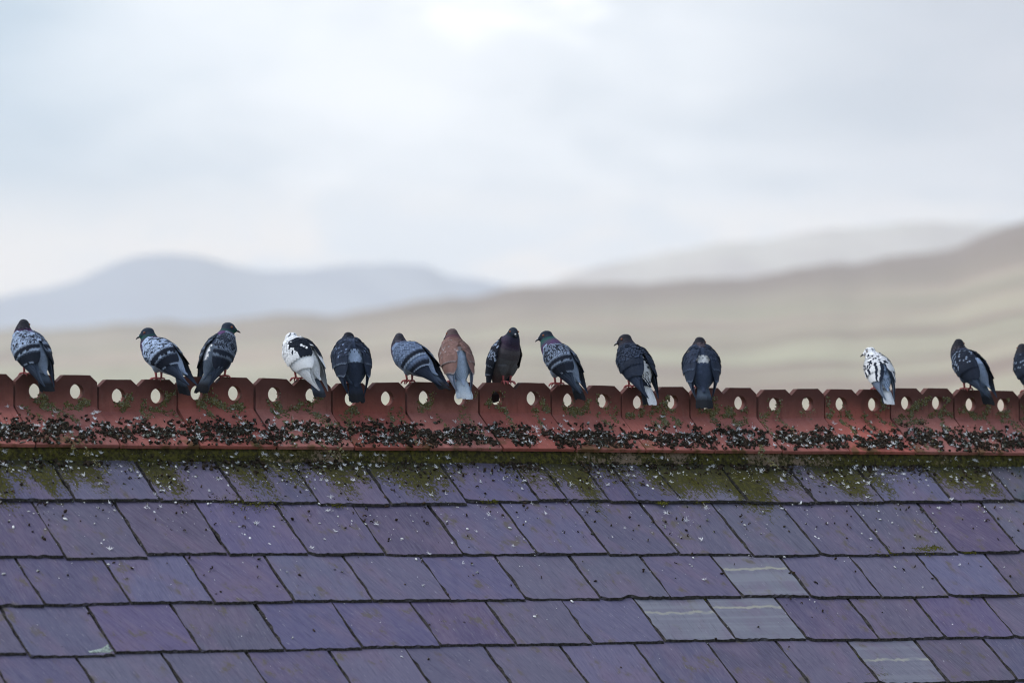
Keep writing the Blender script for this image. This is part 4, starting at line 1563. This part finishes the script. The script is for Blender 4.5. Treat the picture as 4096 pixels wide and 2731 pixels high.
# X on the crest, turn (deg to the left of the line of sight), pose
BIRDS = [
    dict(x=-2.048, turn=36, pitch=44, crown=.197, hyaw=-62, hpitch=-10, hx=.030, puff=1.06, plume=check1, fan=9, fx=.004, tail=-14,
         label='chequered grey pigeon with dark head turned away, first at the left end of the ridge'),
    dict(x=-1.520, turn=56, pitch=33, crown=.188, hyaw=36, hpitch=-14, hx=.050, puff=1.04, plume=check2, fan=11, tail=-32, spread=.010, foot_yaw=20,
         label='pale chequered pigeon in left profile with wing tips crossing beyond its tail'),
    dict(x=-1.262, turn=-38, pitch=48, crown=.200, hyaw=-48, hpitch=-8, hx=.042, puff=.96, plume=check3, fan=8, neck=.92, foot_yaw=-20, tail=-6, open=15, cz=.086,
         label='upright dark pigeon with purple neck looking right and white streak down its back'),
    dict(x=-.933, turn=44, pitch=42, crown=.172, hyaw=75, hpitch=-25, hx=.030, hy=.012, puff=1.10, plume=white4, fan=8, tail=-20, cz=.080, neck=1.05,
         label='white pigeon with black shoulder patch and tucked head beside the fluffed dark one'),
    dict(x=-.712, turn=14, pitch=54, crown=.188, hyaw=-55, hpitch=-22, hx=.024, puff=1.14, plume=dark5, fan=7, ruff=2.2, neck=1.08, open=17,
         label='fluffed dark pigeon with head tucked and grey scaled rump between its wings'),
    dict(x=-.455, turn=54, pitch=29, crown=.183, hyaw=-52, hpitch=-4, hx=.048, puff=1.08, plume=bar6, fan=10, tail=-10, spread=.008, wlen=.245, tlen=.118,
         label='blue-grey pigeon with two black wing bars, tail touching the brown one'),
    dict(x=-.255, turn=20, pitch=51, crown=.202, hyaw=28, hpitch=-12, hx=.034, puff=.98, plume=brown7, fan=9, open=10, iris=M_IRIS, cz=.086,
         label='reddish brown pigeon with pale blue rump and whitish tail'),
    dict(x=-.024, turn=-143, pitch=58, crown=.208, hyaw=-22, hpitch=-6, hx=.040, puff=1.0, plume=front8, fan=7, neck=.96, foot_yaw=0, cz=.090,
         label='pigeon facing the camera with plain grey breast and purple neck'),
    dict(x=.209, turn=48, pitch=41, crown=.206, hyaw=46, hpitch=-14, hx=.062, puff=1.0, plume=check9, fan=8, tail=-20, neck=1.02, foot_yaw=20, cz=.086,
         label='green-necked chequered pigeon looking left, just right of the one facing forward'),
    dict(x=.552, scale=1.04, turn=36, pitch=43, crown=.196, hyaw=54, hpitch=-16, hx=.044, hy=.004, puff=1.04, plume=dark10, fan=8, ruff=2.2, tail=-20, spread=.004,
         label='charcoal pigeon looking left with white feathers on the right of its tail'),
    dict(x=.872, turn=7, pitch=54, crown=.197, hyaw=-50, hpitch=-18, hx=.028, puff=1.14, plume=dark11, fan=8, ruff=2.6, neck=1.04, open=18, tcurve=.1, tlen=.118,
         label='dark ruffled pigeon seen squarely from behind with small white patch on its back'),
    dict(x=1.726, turn=27, pitch=46, crown=.188, hyaw=60, hpitch=-14, hx=.062, hy=.006, puff=1.0, plume=white12, fan=7, scale=.90, iris=M_DKIRIS, cere=M_BEAK, neck=.90, tail=-14,
         label='small white pigeon speckled black, standing alone towards the right'),
    dict(x=2.178, scale=1.04, turn=46, pitch=38, crown=.197, hyaw=-72, hpitch=-8, hx=.046, puff=1.04, plume=dark13, fan=8, tail=-24, open=14,
         label='glossy dark pigeon with pale grey stripe beside its wing, right of the small white one'),
    dict(x=2.490, turn=40, pitch=40, crown=.196, hyaw=-20, hpitch=-10, hx=.040, puff=1.04, plume=dark14, fan=8, tail=-15,
         label='dark pigeon cut off by the right edge of the frame'),
]
for i, B in enumerate(BIRDS):
    B['seed'] = 11 + i * 7
    rt = bird('pigeon', B)
    x = B['x']
    vd = np.array([x, 0, 0]) - np.array([CAM[0], CAM[1], 0])
    az = math.atan2(vd[1], vd[0])
    rt.location = (x, 0.0, crest_z(x))
    rt.rotation_euler = (0, 0, az + R(B['turn']))
    s = B.get('scale', 1.0)
    rt.scale = (s, s, s)
    tag(rt, B['label'], 'pigeon', 'pigeons perched along the roof ridge')

# ------------------------------------------------------------------ ground and hills
def terrain_material(name, c1, c2, c3, scale, heath=None):
    m, b, bs = new_mat(name)
    pos = b.n('ShaderNodeNewGeometry').outputs['Position']
    fld = b.n('ShaderNodeVectorMath', {0: pos, 1: (2.6, 0.5, 3.2)}, operation='MULTIPLY').outputs[0]
    n1 = b.noise(fld, scale, 4.0, 0.55, 0.6)
    n2 = b.noise(fld, scale * 2.2, 4.0, 0.6, 0.8)
    col = b.mix(b.sstep(n1, 0.38, 0.62), rgb(*c1), rgb(*c2))
    col = b.mix(b.sstep(n2, 0.44, 0.62, 0.0, 0.9), col, rgb(*c3))
    if heath:
        z = b.math('ADD', b.dot(pos, (0, 0, 1)), b.math('MULTIPLY_ADD', n1, 170.0, -85.0))
        col = b.mix(b.sstep(z, heath[1], heath[2]), col, rgb(*heath[0]))
    b.set(bs.inputs['Base Color'], col)
    b.set(bs.inputs['Roughness'], 0.95)
    b.set(bs.inputs['Specular IOR Level'], 0.05)
    return m


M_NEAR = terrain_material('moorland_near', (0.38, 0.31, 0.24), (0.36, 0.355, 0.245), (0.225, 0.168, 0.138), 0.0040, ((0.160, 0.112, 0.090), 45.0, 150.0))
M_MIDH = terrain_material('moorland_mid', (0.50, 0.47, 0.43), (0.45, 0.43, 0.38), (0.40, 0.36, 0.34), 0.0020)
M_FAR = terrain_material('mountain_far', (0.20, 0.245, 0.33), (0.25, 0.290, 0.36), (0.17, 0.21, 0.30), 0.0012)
M_GROUND = terrain_material('pasture', (0.13, 0.14, 0.06), (0.18, 0.17, 0.09), (0.10, 0.11, 0.05), 0.004)

gv = [(-26000, -26000, 0), (26000, -26000, 0), (26000, 26000, 0), (-26000, 26000, 0)]
gm = bpy.data.meshes.new('ground')
gm.from_pydata(gv, [], [(0, 1, 2, 3)])
tag(link('ground', gm, M_GROUND), 'open pasture below the roof', 'ground', kind='structure')

AZ0 = math.atan2(FWD.x, FWD.y)
F_PX = 20110.0


def hill(name, prof, dr, df, db, mat, label, rough, seed_):
    """prof: (image column 0-2352, row 0-1568) of the skyline; turned into bearing and height at distance dr"""
    pa = [math.atan((c * 1.7415 - 2048) / F_PX) for c, _ in prof]
    pe = [(2043 - r0 * 1.7415) / F_PX for _, r0 in prof]
    na, nr = 260, 44
    azs = np.linspace(R(-17), R(17), na)
    rs = np.concatenate([np.linspace(df, dr, 28), np.linspace(dr, db, nr - 27)[1:]])
    vv = np.zeros((na, nr, 3))
    for i, a in enumerate(azs):
        e = np.interp(a, pa, pe)
        out_ = max(0.0, abs(a) - 0.105)
        e = e + 0.012 * mnoise.noise(Vector((a * 14, seed_, 0))) * min(1, out_ * 12)
        e += 0.0011 * mnoise.noise(Vector((a * 75, seed_, 3.0))) + 0.0005 * mnoise.noise(Vector((a * 210, seed_, 6.0)))
        hmax = max(2.0, CAM[2] + e * dr)
        for j, r0 in enumerate(rs):
            if r0 <= dr:
                t = (r0 - df) / (dr - df)
                h = hmax * (t ** 1.15)
            else:
                t = (r0 - dr) / (db - dr)
                h = hmax * (1 - t * t * (3 - 2 * t))
            env = math.sin(min(1, max(0, t)) * math.pi) if r0 <= dr else 0
            p = Vector((a * dr / 700, r0 / 700, seed_))
            h += rough * env * hmax * 0.06 * mnoise.fractal(p, 1.0, 2.0, 4)
            h -= 2.5 * (j == 0 or j == nr - 1)
            vv[i, j] = (CAM[0] + r0 * math.sin(AZ0 + a), CAM[1] + r0 * math.cos(AZ0 + a), h)
    me = bpy.data.meshes.new(name)
    me.from_pydata(vv.reshape(-1, 3).tolist(), [], [tuple(int(k) for k in q) for q in grid_faces(na, nr, 0)])
    me.update()
    if me.polygons[40].normal.z < 0:
        me.flip_normals()
    o = link(name, me, mat, None, True)
    tag(o, label, 'hill', kind='structure')


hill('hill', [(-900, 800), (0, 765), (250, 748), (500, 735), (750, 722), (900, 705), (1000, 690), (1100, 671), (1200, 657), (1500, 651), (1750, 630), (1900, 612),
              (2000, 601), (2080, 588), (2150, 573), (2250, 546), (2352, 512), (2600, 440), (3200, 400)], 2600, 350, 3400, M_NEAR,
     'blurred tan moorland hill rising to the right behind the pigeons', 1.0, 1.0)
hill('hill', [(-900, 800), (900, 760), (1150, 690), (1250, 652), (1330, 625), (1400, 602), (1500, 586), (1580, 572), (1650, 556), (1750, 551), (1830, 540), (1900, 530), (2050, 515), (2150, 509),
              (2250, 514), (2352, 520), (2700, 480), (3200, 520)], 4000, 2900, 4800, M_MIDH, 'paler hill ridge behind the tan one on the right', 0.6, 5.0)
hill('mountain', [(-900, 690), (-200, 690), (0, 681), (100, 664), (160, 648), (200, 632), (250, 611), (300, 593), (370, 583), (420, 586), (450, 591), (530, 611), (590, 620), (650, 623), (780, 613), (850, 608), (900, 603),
                  (960, 606), (1030, 632), (1180, 658), (1400, 690), (2352, 700), (3200, 700)], 5800, 4900, 7600, M_FAR, 'hazy blue-grey mountain on the left', 0.6, 9.0)

# ------------------------------------------------------------------ haze
hb = bpy.data.meshes.new('haze')
hx0, hx1, hy0, hy1, hz0, hz1 = -9500, 9500, -900, 9500, -1.0, 335.0
hv = [(x, y, z) for x in (hx0, hx1) for y in (hy0, hy1) for z in (hz0, hz1)]
hb.from_pydata(hv, [], [(0, 1, 3, 2), (4, 6, 7, 5), (0, 4, 5, 1), (2, 3, 7, 6), (0, 2, 6, 4), (1, 5, 7, 3)])
hb.update()
hm = bpy.data.materials.new('haze')
hm.use_nodes = True
hm.node_tree.nodes.clear()
h = NB(hm.node_tree)
pv = h.n('ShaderNodeVolumePrincipled', {'Color': rgb(0.96, 0.98, 1.0), 'Density': 0.00019, 'Anisotropy': 0.0})
ho = h.n('ShaderNodeOutputMaterial')
hm.node_tree.links.new(pv.outputs[0], ho.inputs['Volume'])
tag(link('haze', hb, hm), 'thin pale haze in the air', 'haze', kind='stuff')
